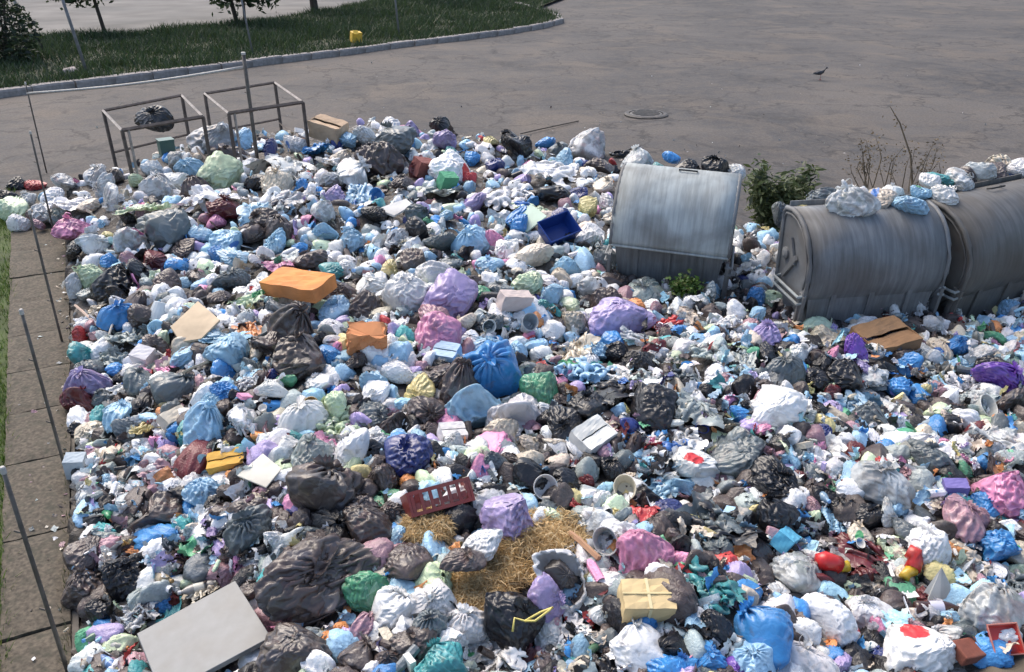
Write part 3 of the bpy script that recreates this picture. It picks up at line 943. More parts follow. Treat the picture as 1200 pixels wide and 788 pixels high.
# ================================================================== WIRE CAGES
M_CAGE = plain('rusty_angle_iron', (.105, .085, .075), .7, metal=.3, var=.45, scale=12, dirt=.7, dirt_col=(.06, .045, .04))
M_CAGE2 = plain('pale_angle_iron', (.30, .27, .25), .6, metal=.3, var=.35, scale=12, dirt=.5)
def bar(root, name, a, b, r, m):
    return MB().tube([a, b], r, 4).build(name, m, root)
def cage(px, lb):
    Z = 1.25
    P = [at(x, y, Z) for x, y in px]                 # front left, front right, back right, back left
    c = sum(P, Vector()) / 4; c.z = 0
    root = empty('wire_cage', c)
    Q = [p - c for p in P]
    for i in range(4):
        foot = Vector((Q[i].x + RNG.uniform(-.03, .03), Q[i].y + RNG.uniform(-.03, .03), -.0))
        bar(root, 'leg', foot, Q[i] + Vector((0, 0, -.005)), .028, M_CAGE)
        bar(root, 'top_bar', Q[i], Q[(i + 1) % 4], .028 if i == 0 else .022, M_CAGE2 if i in (1, 3) else M_CAGE)
    bar(root, 'middle_bar', Q[2] * Vector((1, 1, .52)).x if False else Vector((Q[2].x, Q[2].y, .62)), Vector((Q[3].x, Q[3].y, .62)), .018, M_CAGE)
    bar(root, 'middle_bar', Vector((Q[1].x, Q[1].y, .55)), Vector((Q[2].x, Q[2].y, .55)), .018, M_CAGE)
    f = Q[0].lerp(Q[1], .07); f2 = Vector((f.x + .02, f.y, .0)); bar(root, 'stay', f2, f, .02, M_CAGE2)
    return tag(root, lb, 'cage', 'open iron bin cages')
cage([(143, 153), (238, 137), (213, 112), (121, 130)], 'open rusty iron cage frame with a black bag hung on its rail')
cage([(268, 133), (355, 120), (322, 97), (240, 110)], 'open rusty iron cage frame with a dark blue bag standing inside')
# ================================================================== CRUMPLED PLASTIC (small cloth solver, run once, shapes shared)
def relax(x, families, iters, collide, w=.32):
    for it in range(iters):
        acc = np.zeros_like(x)
        for sa, sb, rest, k in families:
            d = x[sb] - x[sa]
            L = np.sqrt((d * d).sum(-1, keepdims=True)) + 1e-6
            c = d * ((L - rest) / L) * (.5 * k)
            acc[sa] += c; acc[sb] -= c
        x = x + acc * w
        x = collide(x, it)
    return x

def sim_bags(B, nu, nv, seed, excess=1.0, gather=True):
    g = np.random.default_rng(seed)
    # wrap-around handled by padding one duplicated column on each side
    th = 2 * PI * np.arange(nu) / nu
    t = np.linspace(.03, .985, nv)
    phi = PI * t
    st, zt = np.sin(phi), -np.cos(phi)
    cdir = g.normal(size=(B, 7, 3)); cdir /= np.linalg.norm(cdir, axis=-1, keepdims=True)
    NL = 7
    camp = g.uniform(-.22, .34, size=(B, NL)); ck = g.uniform(3, 12 if gather else 20, size=(B, NL))
    asp = g.uniform(.72, 1.2, size=(B, 1))
    def content(d):
        r = np.full(d.shape[:-1], .86)
        for k in range(7):
            r = r + camp[:, k].reshape(B, 1, 1) * np.exp(ck[:, k].reshape(B, 1, 1) * ((d * cdir[:, k].reshape(B, 1, 1, 3)).sum(-1) - 1))
        return r
    base = np.stack([np.outer(st, np.cos(th)), np.outer(st, np.sin(th)), np.outer(zt, np.ones(nu))], -1)      # nv,nu,3
    x = np.repeat(base[None], B, 0)
    r = content(x)
    wr = np.zeros((B, nv, nu))
    for k in range(9):
        f = g.integers(3, 17, size=(B, 1, 1)); ph = g.uniform(0, 2 * PI, (B, 1, 1)); tw = g.uniform(-4, 4, (B, 1, 1)) * (1 if gather else 4); fv = g.uniform(1, 5 if gather else 12, (B, 1, 1)); pv = g.uniform(0, 6, (B, 1, 1))
        wr += np.sin(f * th[None, None] + ph + tw * t[None, :, None]) * np.sin(fv * PI * t[None, :, None] + pv)
    x = x * (r * (1.06 + .035 * wr))[..., None] + g.normal(0, .012, (B, nv, nu, 3))
    ring = (np.where(t < .5, np.maximum(st * 1.25, .45), np.maximum(st * 1.3, .80)) if gather else np.maximum(st * 1.30, .30)) * excess
    h1 = (2 * PI * ring / nu)[None, :, None, None] * .9
    vlen = PI / (nv - 1) * (1.10 if gather else 1.15) * .95
    S = np.s_
    pad = lambda a: np.concatenate([a[:, :, -2:], a, a[:, :, :2]], 2)
    fam = []
    a_ = (slice(None), slice(None), slice(0, -1)); b_ = (slice(None), slice(None), slice(1, None))
    fam.append((a_, b_, h1, 1.0))
    fam.append(((slice(None), slice(0, -1)), (slice(None), slice(1, None)), vlen, 1.0))
    diag = np.sqrt(h1[:, :-1] ** 2 + vlen ** 2)
    fam.append(((slice(None), slice(0, -1), slice(0, -1)), (slice(None), slice(1, None), slice(1, None)), diag, .45))
    fam.append(((slice(None), slice(0, -1), slice(1, None)), (slice(None), slice(1, None), slice(0, -1)), diag, .45))
    fam.append(((slice(None), slice(None), slice(0, -2)), (slice(None), slice(None), slice(2, None)), h1 * 1.92, .45))
    fam.append(((slice(None), slice(0, -2)), (slice(None), slice(2, None)), vlen * 1.92, .45))
    neck = x[:, -1].copy()
    neck_r = .07 if gather else .15
    nz = neck[..., 2].mean(-1, keepdims=True)
    pin = np.stack([neck_r * np.cos(th)[None] * np.ones((B, 1)), neck_r * np.sin(th)[None] * np.ones((B, 1)), nz * np.ones((1, nu))], -1)
    def collide(xp, it):
        xi = xp[:, :, 2:-2]
        if it % 2 == 0:
            rr = np.sqrt((xi * xi).sum(-1)) + 1e-6
            d = xi / rr[..., None]
            cr = content(d)
            rn = np.where(rr > cr, rr + (cr - rr) * .012, rr)
            rn = np.maximum(rn, cr * .985); rn = np.minimum(rn, cr * 1.4)
            xi = d * rn[..., None]
            a = min(1, it / 40)
            xi[:, -1] = xi[:, -1] * (1 - a) + pin * a
        return pad(xi)
    xp = relax(pad(x), fam, 120, collide)
    x = xp[:, :, 2:-2]
    out = []
    for b in range(B):
        v = x[b].copy()
        v[..., 2] *= float(asp[b, 0]) * .82
        # pressed and bent by its neighbours
        for q in range(5):
            k_ = g.normal(size=3) * 1.6; dvec = g.normal(size=3) * .085
            v += np.sin((v * k_).sum(-1) + g.uniform(0, 6))[..., None] * dvec
        for q in range(4):
            n_ = g.normal(size=3); n_ /= np.linalg.norm(n_)
            dd = (v * n_).sum(-1); lim = dd.max() * g.uniform(.55, .8)
            v -= np.maximum(dd - lim, 0)[..., None] * n_ * .72
        lo = np.percentile(v[..., 2], 6)
        v[..., 2] = np.where(v[..., 2] < lo, lo + (v[..., 2] - lo) * .25, v[..., 2])
        ext = max(np.ptp(v[..., 0]), np.ptp(v[..., 1]))
        v /= ext
        v -= [0, 0, (v[..., 2].max() + v[..., 2].min()) / 2]
        v[0] = v[0].mean(0)
        # knot: neck ring flaring into two ears
        top = v[-1].mean(0)
        kn = []
        ph = g.uniform(0, 2 * PI); flop = g.uniform(-.25, .25, 2)
        rip = g.uniform(.1, .35); rf = int(g.integers(7, 12))
        nk = 28
        tk = 2 * PI * np.arange(nk) / nk
        ear = g.uniform(.06, .24)
        for q, (rad, dz) in enumerate(((.045, -.03), (.030, .012), (.034, .03), (.06, .065), (.09, .10), (.10, .135))):
            s = q / 5
            e_ = rad * (1 + .2 * rip * np.sin(rf * tk) * s) + ear * s ** 1.3 * np.abs(np.cos(tk - ph)) ** 5
            kn.append(np.stack([top[0] + e_ * np.cos(tk) * (1 - .3 * s) + flop[0] * s * .3, top[1] + e_ * np.sin(tk) * (1 - .3 * s) + flop[1] * s * .3,
                                top[2] + dz * .8 + .03 * s * np.sin(rf * tk + 1) - ear * .3 * s * np.abs(np.cos(tk - ph)) ** 2 + 0 * tk], -1))
        v[-1] = v[-1].mean(0) - [0, 0, .01]
        out.append((v, np.array(kn)))
    return out

def grid_faces(nv, nu, wrap=True, cap=None):
    i = np.arange(nv * nu).reshape(nv, nu)
    j = np.roll(i, -1, 1) if wrap else None
    if wrap:
        F = np.stack([i[:-1], j[:-1], j[1:], i[1:]], -1).reshape(-1, 4)
    else:
        F = np.stack([i[:-1, :-1], i[:-1, 1:], i[1:, 1:], i[1:, :-1]], -1).reshape(-1, 4)
    return F

def sim_sheets(B, n, seed, comp=(.5, .72), hmax=.3, famp=(.16, .42)):
    g = np.random.default_rng(seed)
    u = np.linspace(-.5, .5, n)
    U, V_ = np.meshgrid(u, u)
    out = []
    s = g.uniform(comp[0], comp[1], (B, 1, 1)); s2 = g.uniform(comp[0], .95, (B, 1, 1))
    ph = g.uniform(0, 50, (B, 2))
    X = np.zeros((B, n, n, 3))
    floor_par = g.uniform(0, 60, (B, 2)); fa = g.uniform(famp[0], famp[1], B)
    def floor(x, y):
        r = np.zeros_like(x)
        for b in range(B):
            r[b] = (vnoise(x[b] * 3.2 + floor_par[b, 0], y[b] * 3.2 + floor_par[b, 1]) - .4) * fa[b]
        return r
    for b in range(B):
        wx = .22 * (vnoise(U * 2.6 + ph[b, 0], V_ * 2.6 + 7) - .5); wy = .22 * (vnoise(U * 2.6 + 3, V_ * 2.6 + ph[b, 1]) - .5)
        X[b, ..., 0] = (U + wx) * s[b]; X[b, ..., 1] = (V_ + wy) * s2[b]
        X[b, ..., 2] = .16 * vnoise(U * 7 + ph[b, 0], V_ * 7 + ph[b, 1]) + .08 * vnoise(U * 15 + ph[b, 1], V_ * 15)
    X += g.normal(0, .006, X.shape)
    r = 1 / (n - 1)
    sl = slice
    A = sl(None)
    fam = [((A, A, sl(0, -1)), (A, A, sl(1, None)), r, 1.0), ((A, sl(0, -1)), (A, sl(1, None)), r, 1.0),
           ((A, sl(0, -1), sl(0, -1)), (A, sl(1, None), sl(1, None)), r * 1.414, .4), ((A, sl(0, -1), sl(1, None)), (A, sl(1, None), sl(0, -1)), r * 1.414, .4),
           ((A, A, sl(0, -2)), (A, A, sl(2, None)), 2 * r * .97, .5), ((A, sl(0, -2)), (A, sl(2, None)), 2 * r * .97, .5),
           ((A, A, sl(0, -4)), (A, A, sl(4, None)), 4 * r * .86, .25), ((A, sl(0, -4)), (A, sl(4, None)), 4 * r * .86, .25)]
    def collide(x, it):
        x[..., 2] -= .0012
        if it % 3 == 0:
            f = floor(x[..., 0], x[..., 1])
            x[..., 2] = np.maximum(x[..., 2], f)
            x[..., 2] = np.minimum(x[..., 2], f + hmax)
        x[..., :2] *= .9985
        return x
    X = relax(X, fam, 120, collide)
    for b in range(B):
        v = X[b] - X[b].reshape(-1, 3).mean(0)
        v /= max(np.ptp(v[..., 0]), np.ptp(v[..., 1]))
        out.append(v)
    return out

M_FILM = film_material('bag_film', rough=.30, bump_s=.15, spec=.6)
M_SACK = film_material('sack_film', rough=.30, bump_s=.22, transl=.12, contents=.35, spec=.55)
M_STUFF = film_material('litter_film', attr='Col', rough=.38, bump_s=.35, transl=.3, contents=.3, grime=.3)
NU, NV = 80, 50
BAGS = sim_bags(16, NU, NV, 3) + sim_bags(14, NU, NV, 5, 1.0, gather=False)
SHEETS = sim_sheets(16, 40, 9)
WADS = sim_sheets(12, 40, 21, comp=(.30, .42), hmax=.45, famp=(.1, .3))
BF = grid_faces(NV, NU)
BAG_ME = [np_mesh('plastic_bag', v.reshape(-1, 3), BF, M_FILM) for v, k in BAGS]
KNOT_ME = [np_mesh('knot', k.reshape(-1, 3), grid_faces(6, 28), M_FILM) for v, k in BAGS]
SF = grid_faces(40, 40, False)
def torn(v, seed):
    """leave faces out at the edges so that the outline is ragged"""
    g = np.random.default_rng(seed)
    u = np.linspace(-1, 1, 39); U, V_ = np.meshgrid(u, u)
    m = np.maximum(np.abs(U), np.abs(V_)) + .5 * (vnoise(U * 3 + seed * 7, V_ * 3) - .5) < g.uniform(.72, 1.1)
    return SF[m.ravel()]
SHEET_ME = [np_mesh('crumpled_film', v.reshape(-1, 3), torn(v, i), M_FILM) for i, v in enumerate(SHEETS)]
WAD_ME = [np_mesh('crumpled_film', v.reshape(-1, 3), SF, M_FILM) for v in WADS]

# loose carrier handles: a flat ribbon loop
def handle_mesh(seed):
    g = random.Random(seed)
    n = 22; L, W_ = g.uniform(.16, .26), g.uniform(.05, .09); dr = g.uniform(.1, .8)
    vs, fs = [], []
    for i in range(n):
        t = 2 * PI * i / n
        r = .5 * (1 - math.cos(t))
        c = Vector((math.sin(t) * W_, L * r * math.sin(dr), L * r * math.cos(dr) + .01 * math.sin(3 * t)))
        w_ = .022 * (1 + .3 * math.sin(2 * t + seed))
        nrm = Vector((0, math.cos(dr), -math.sin(dr)))
        vs += [c + nrm * w_, c - nrm * w_ + Vector((0, 0, .004))]
    for i in range(n):
        k = 2 * i; q = 2 * ((i + 1) % n)
        fs.append((k, k + 1, q + 1, q))
    return MB().add(vs, fs).mesh('handle', M_FILM, True)
HANDLES = [handle_mesh(k) for k in range(8)]
# ================================================================== COLOURS (linear base colour, how far the film lets its contents show)
COLR = {
 'W': ((.82, .81, .79), .16, 'white'), 'L': ((.74, .76, .77), .6, 'cloudy see-through'), 'LB': ((.34, .57, .75), .28, 'pale blue'),
 'B': ((.05, .26, .60), .18, 'bright blue'), 'DB': ((.02, .035, .17), .05, 'navy blue'), 'K': ((.014, .014, .017), .0, 'black'),
 'G': ((.13, .155, .165), .35, 'dark grey'), 'BR': ((.090, .069, .064), .4, 'dark brown'), 'P': ((.72, .28, .46), .28, 'pink'),
 'V': ((.46, .37, .64), .3, 'lavender'), 'DV': ((.17, .07, .42), .1, 'deep purple'), 'Y': ((.64, .54, .24), .2, 'yellow'),
 'LG': ((.60, .72, .48), .35, 'pale green'), 'GR': ((.10, .36, .20), .3, 'green'), 'T': ((.07, .36, .37), .3, 'teal'),
 'O': ((.70, .28, .09), .1, 'orange'), 'R': ((.52, .05, .05), .1, 'red'), 'M': ((.13, .02, .025), .1, 'maroon'),
 'C': ((.62, .54, .43), .25, 'beige'), 'PB': ((.40, .23, .27), .4, 'dusty pink'), 'GG': ((.40, .46, .45), .5, 'grey green'),
}
# bags read off the photograph: x y width colour [f = film lying open]
BAG_LIST = """
22 217 26 K|15 243 36 LG|42 218 22 R|44 238 22 LB|78 214 34 L|113 207 36 L|135 208 22 BR|120 222 36 L|103 242 26 C|85 240 54 W f|130 235 38 L|158 214 22 LG|182 224 42 L|168 245 54 LG f|150 257 22 K|60 262 22 W|
250 165 46 L|222 200 38 LB|285 166 32 LB|317 176 38 DB|345 170 28 L|370 176 44 B f|258 208 52 LG|252 232 64 W f|298 214 28 K|330 196 72 W f|325 216 42 C|361 205 13 R|353 220 20 B|335 235 46 L f|210 212 36 L|207 228 22 W|228 226 38 BR|262 246 42 M|300 250 46 LB f|310 256 36 BR|255 259 28 P|390 230 34 V|385 211 32 L|395 190 46 W f|270 180 32 BR|180 200 30 L|205 190 26 L|
455 150 34 W|483 156 28 V|515 150 28 K|520 165 32 V|460 168 52 G|430 160 36 L|410 166 22 LB|445 188 58 BR|527 178 18 T|500 186 22 W|490 197 32 M|530 200 54 W|550 210 20 R|515 226 46 GG f|557 238 40 V|590 232 62 W f|420 232 54 LB f|440 252 32 K|490 253 42 G|405 186 32 C|415 206 48 L|450 209 36 C f|595 166 32 K|575 165 22 Y|580 195 28 DB|553 186 20 B|523 253 24 LB|472 214 30 BR|380 245 34 L|
608 172 36 K|640 168 26 B|655 176 30 G|690 176 46 L|660 188 28 LB|648 202 66 W f|705 195 32 BR|718 190 14 R|733 179 42 K f|611 211 26 V|650 226 40 K|677 228 24 DB|708 218 32 C|712 239 28 W|690 245 30 Y|622 246 46 LG f|610 258 32 B|655 251 26 DB|715 256 24 C|
85 270 40 P|128 279 20 Y|152 281 46 L|192 270 64 G|112 288 38 L|85 296 28 K|106 322 38 LG|128 307 22 B|150 303 28 PB|178 306 26 M|208 313 36 B|162 318 36 K|138 334 54 K|85 338 36 L|236 276 32 LB|232 326 32 BR|137 370 48 B|165 369 36 BR|140 348 30 K|115 361 34 C f|93 377 15 W|93 397 26 R|112 394 16 PB|155 396 54 GG f|215 292 30 BR|195 332 34 BR|100 345 26 GG|
268 285 42 LB|258 300 28 B|274 304 40 LB|300 306 22 W|296 275 36 BR|326 270 36 BR|323 286 32 LB|350 293 24 B|382 272 28 LB|413 281 38 LB|332 312 44 P f|300 335 46 W f|362 306 42 BR|390 318 32 T|408 314 28 W|290 353 46 LG f|335 368 44 G|394 366 46 LB|432 336 42 W|432 361 42 BR|345 386 54 BR|293 388 38 O f|265 396 54 LB f|258 350 26 BR|275 330 44 G|368 350 24 BR|
465 281 30 L|490 270 42 K|515 284 38 G|485 306 42 BR|550 282 42 LB|576 286 24 P|458 316 30 Y|480 348 54 W|512 326 34 W|530 351 62 V|563 343 24 GR|595 291 32 W|622 301 42 C|608 266 32 B|573 312 34 LB|640 300 24 B|585 340 32 G|620 334 42 LG|632 358 28 T|647 346 32 LB|510 372 42 PB|545 378 30 C|517 396 60 P|575 378 36 G|465 381 30 W f|530 310 34 G|405 345 34 BR|
690 276 32 W|705 301 38 G|665 315 38 LB|720 331 38 BR|757 341 54 GG|686 336 34 L|710 356 38 BR|722 378 68 V|717 399 36 B|672 376 36 C|670 362 28 LG|830 346 28 GG|782 381 38 R f|885 350 28 B|770 362 28 PB|806 372 40 C f|745 395 34 L f|850 380 36 W f|
95 416 36 T|104 434 36 G|100 450 44 V|133 421 38 GG f|137 434 24 B|185 406 38 BR|222 416 36 LB|195 432 28 P f|165 446 42 G|207 456 54 G|147 456 38 L f|140 488 48 LB|148 504 34 G|175 501 38 Y f|190 484 18 O|243 500 50 LB|105 509 40 C|88 506 28 K|95 471 40 M|248 471 26 LB|180 460 30 BR|120 470 30 G|
270 411 58 LB|262 436 36 B|345 420 68 BR|318 404 44 BR|383 416 34 B|388 398 22 W|338 446 26 GR|315 456 40 W|285 491 44 W|375 449 44 W|390 476 46 LG|347 490 60 W|436 449 36 LB|440 464 40 W|437 488 38 G|395 502 54 LG f|400 513 38 PB f|440 516 44 W|346 513 24 T|327 506 28 W f|380 522 44 P f|290 448 32 L f|262 462 30 B|420 425 30 BR|
465 437 40 W|570 411 44 LB|605 413 36 LB|628 406 32 LB|582 438 72 B|510 440 46 BR|542 456 48 BR|493 460 46 Y|500 487 46 BR|560 480 66 LB|543 469 32 C f|632 461 54 GR|612 488 64 W|648 490 38 K|478 536 58 DB|587 509 48 C|622 521 30 C|460 500 36 BR|530 520 28 L|
672 411 48 C f|696 412 36 LB|722 413 32 K|755 426 40 K|684 437 64 LB f|732 446 44 W f|702 466 84 K f|690 478 50 K|765 480 64 K|662 496 50 K|732 491 17 W|760 446 42 GG f|790 421 44 GG f|832 416 44 GG f|822 480 64 GG f|830 458 26 K|790 516 64 W f|740 501 34 DB|800 445 34 G f|
900 398 46 V|900 416 34 K|937 414 32 W|912 436 56 G|970 398 36 C|1002 410 42 DV|986 441 48 K|955 446 32 K|865 406 26 LG f|872 426 48 GG f|860 446 32 PB f|910 481 68 W|957 481 34 K|1022 441 36 L|1000 480 44 LB f|1022 490 54 G f|893 503 26 P|870 516 44 GG|915 521 38 K|966 506 26 DB|868 488 26 B|975 460 28 M|
1055 456 36 B|1063 426 34 B|1120 405 32 B|1080 410 26 L|1105 412 32 C|1150 416 32 L|1130 431 54 LB f|1177 450 64 DV|1165 436 44 K|1186 475 46 BR|1030 470 54 L f|1015 492 46 G|1080 458 22 Y|1130 451 34 W f|1150 476 38 L|1186 495 28 T|1165 516 54 L f|1010 431 30 V|1085 436 44 GG f|1090 380 30 L|1140 385 28 GG|1180 360 26 LB|
122 543 13 R|125 566 22 LB|145 561 24 C|170 551 24 PB|192 560 46 PB f|187 606 60 BR|240 576 48 LB|125 608 26 GR|128 631 40 GG|150 636 16 R|170 646 38 O f|137 586 28 PB f|98 590 24 L|100 652 48 BR|232 604 34 L f|145 677 62 K|215 640 40 V f|260 600 36 BR|
365 536 54 GG|385 576 94 BR|425 592 46 BR|295 621 60 G|290 596 44 BR|325 637 38 W|344 600 16 DB|425 616 64 BR|320 581 24 W f|265 576 34 BR|410 531 54 W|450 560 40 BR|
525 543 34 W f|580 546 38 G|625 561 48 K|560 571 28 L|573 591 44 L|597 608 58 V|465 631 36 LB|565 636 48 W|480 662 58 BR|541 656 48 BR|600 540 30 BR|650 520 28 C|460 600 40 BR|
668 541 34 W f|665 563 40 K|715 551 40 K|745 536 24 LB|705 586 28 W|755 551 24 L|775 576 54 LB f|805 571 34 LB|808 541 54 W|863 536 66 G|912 566 56 K|752 604 48 R f|752 652 70 P|712 631 42 L|690 611 24 W f|830 611 74 G f|780 600 40 DB|790 630 34 BR|
905 601 54 K|856 622 74 K f|960 546 38 W f|975 571 26 GR f|950 591 24 PB|1030 561 70 L|978 611 44 LB f|895 652 40 BR|1003 646 64 M f|1020 606 40 K|1042 601 34 L|1005 626 34 C|1090 541 50 G|985 590 30 K|
1097 586 46 C f|1125 606 58 PB|1175 581 64 P|1155 593 36 B|1085 641 54 W|1166 641 58 B|1182 621 34 W|1130 631 34 L f|1175 553 34 O f|1130 553 24 GR|1060 621 34 G|1140 520 34 BR|
160 721 50 L f|190 706 26 B|237 691 40 C f|100 690 52 BR|200 660 40 BR|120 716 40 K|270 650 36 BR|
355 682 128 BR|340 771 78 BR|430 694 64 GR|380 760 28 Y|378 780 26 Y|402 738 22 O|425 736 34 PB|420 770 54 BR|437 786 34 W|300 690 40 BR|
463 721 54 W|505 705 58 W|482 756 54 BR|502 740 48 G|546 736 54 W|600 726 74 K|640 702 54 V|515 780 68 T|580 777 70 W f|560 761 34 L f|642 746 44 L|455 778 40 BR|620 772 24 DB|
745 756 74 W|705 721 34 W|675 736 54 W f|715 782 64 K f|780 786 54 B|810 726 44 LB f|795 671 44 GR f|830 691 64 T f|842 736 48 K|830 772 44 B|862 787 34 DV|790 692 34 G|655 766 34 L f|
935 676 66 L|892 736 88 B|970 727 72 W|945 776 64 W|885 781 54 LB|1017 721 54 L|1010 676 34 M|985 781 34 V|1032 771 34 DB|910 701 38 L|872 684 26 LG|
1058 681 30 C|1080 691 28 C f|1130 681 28 GR f|1130 702 24 LG|1165 721 68 L|1083 763 78 W|1105 746 38 L|1070 736 30 PB|1182 691 54 G f|1130 661 44 C f|1195 650 40 C|
"""
# bags lying on the bins: x y width colour height
ON_BINS = """
805 197 30 K 1.44|838 199 32 K 1.44|862 202 26 L 1.40|772 197 18 T 1.46|787 184 20 B 1.5|745 190 42 L 1.46|
960 233 38 G 1.36|943 248 24 Y 1.30|998 241 50 L 1.40|1030 236 42 C 1.40|1066 241 44 LB 1.39|1100 212 40 T 1.45|1106 231 34 W 1.42|1090 213 28 W 1.5|1150 204 42 L 1.46|1174 196 44 C 1.46|1192 200 40 W 1.46|1166 206 36 BR 1.42|1126 214 34 L 1.44|1136 206 28 BR 1.46|1046 226 30 W 1.42|1012 228 28 L 1.42|1080 226 26 LB 1.44|915 250 30 G 1.0
"""
LAND = [(350, 335, 'the orange carton'), (240, 745, 'the white panel'), (795, 270, 'the pale lidded bin'), (1010, 310, 'the barrel shaped bins'), (1150, 290, 'the barrel shaped bins'), (185, 165, 'the cage with the hung bag'),
        (300, 150, 'the cage with the blue bag'), (600, 665, 'the tan foam'), (512, 585, 'the maroon crate'), (752, 652, 'the big pink bag'), (757, 708, 'the taped cardboard parcel'), (582, 437, 'the big bright blue bag'),
        (1160, 775, 'the soil bank'), (430, 400, 'the orange paper bag'), (228, 375, 'the flattened beige cardboard'), (480, 348, 'the tall white sack'), (910, 480, 'the big white sack by the black bags'),
        (355, 682, 'the huge brown sack'), (892, 736, 'the big blue bag'), (905, 225, 'the cut branches'), (650, 278, 'the navy tub'), (1177, 450, 'the long deep purple bag'), (863, 536, 'the round grey sack'), (60, 260, 'the end of the walkway')]
def where(px, py):
    if px < 135 and py > 285:
        return 'against the retaining wall'
    best = min(LAND, key=lambda l: (l[0] - px) ** 2 + (l[1] - py) ** 2)
    if math.hypot(best[0] - px, best[1] - py) < 120:
        return 'near ' + best[2]
    return 'out in the heap'
SPECIAL = {
 (582, 438): 'big bright blue bag of rubbish, glossy and loosely tied', (612, 488): 'big smooth white sack below the green bag', (910, 481): 'big white sack lying beside the black bags',
 (752, 652): 'big pink knotted bag standing above the taped cardboard parcel', (355, 682): 'huge shiny dark brown bin sack beside the white panel', (430, 694): 'round mint green bag beside the huge brown sack',
 (863, 536): 'round dark grey sack gathered to a star shaped knot', (892, 736): 'big blue bag lying low beside the white printed sack', (970, 727): 'big white sack with faint print beside the big blue bag',
 (1083, 763): 'white carrier bag with a red print beside the soil bank', (808, 541): 'white carrier bag with red print beside the round grey sack', (385, 576): 'large wrinkled dark brown sack above the huge brown sack',
 (480, 348): 'tall white sack leaning beside the lavender bag', (530, 351): 'lavender bag beside the tall white sack', (517, 396): 'bright pink bag above the pale blue clear bags', (722, 378): 'wide lavender bag below the pale lidded bin',
 (1177, 450): 'long deep purple bag at the edge of the heap', (560, 480): 'flat sky blue bag beside the smooth white sack', (632, 461): 'pale to bright green bag behind the smooth white sack', (745, 756): 'white carrier bag with its handle up below the taped cardboard parcel',
 (1030, 561): 'large cloudy bag with printed packets inside', (600, 726): 'black sack with yellow tie strings below the tan foam', (187, 606): 'brown see-through bag with a reddish twisted top', (137, 370): 'rounded bright blue bag near the flattened beige cardboard and wall',
 (757, 341): 'grey green carrier bag leaning on the pale lidded bin', (935, 676): 'cloudy lilac grey bag beside the big blue bag', (1165, 721): 'large cloudy bag above the red tray', (515, 780): 'teal bag below the dark brown bags', (530, 200): 'large white sack with a pink print',
 (345, 420): 'large dark brown sack between pale blue films', (478, 536): 'navy patterned bag beside the maroon crate', (1175, 581): 'wide pink bag behind a small blue bag', (597, 608): 'round lavender bag lying on the tan foam', (106, 322): 'pale green round bag against the retaining wall',
}
def RGBJ(c, j):
    k = 1 + j * RNG.uniform(-1, 1)
    return tuple(min(.88, max(.004, v * k * (1 + .12 * j * RNG.uniform(-1, 1)))) for v in c)
# printed white bag: red patch in the film
def printed_material(ink=(.62, .03, .03), loc=(.06, .30, -.12), sc=(1.0, 1.0, 1.3)):
    m = film_material('printed_bag_film', rough=.32, bump_s=.16, spec=.6)
    nt = m.node_tree
    p = nt.nodes['Principled BSDF']
    src = p.inputs['Base Color'].links[0].from_socket
    tc = N(nt, 'ShaderNodeTexCoord')
    mp = N(nt, 'ShaderNodeMapping'); mp.inputs['Location'].default_value = loc; mp.inputs['Scale'].default_value = sc
    nt.links.new(tc.outputs['Object'], mp.inputs[0])
    nz = N(nt, 'ShaderNodeTexNoise'); nz.inputs['Scale'].default_value = 6
    nt.links.new(tc.outputs['Object'], nz.inputs['Vector'])
    ln = N(nt, 'ShaderNodeVectorMath', operation='LENGTH'); nt.links.new(mp.outputs[0], ln.inputs[0])
    d = mathn(nt, 'ADD', ln.outputs['Value'], mathn(nt, 'MULTIPLY', nz.outputs[0], .16))
    f = ramp(nt, d, [(.27, (1, 1, 1)), (.29, (0, 0, 0))])
    c = mix(nt, src, ink, f)
    nt.links.new(c, p.inputs['Base Color'])
    return m
M_PRINT = printed_material()
M_PRINTS = [printed_material((.05, .16, .45), (.05, .25, -.2), (.9, 1, 2.2)), printed_material((.06, .30, .12), (-.1, .3, -.1), (1.6, 1, 1)), printed_material((.5, .1, .25), (.1, .28, -.15), (1.2, 1, 1.8)), printed_material((.08, .08, .10), (.0, .3, -.1), (.8, 1, 3))]
PRINTED = {(808, 541), (1083, 763), (530, 200), (970, 727)}

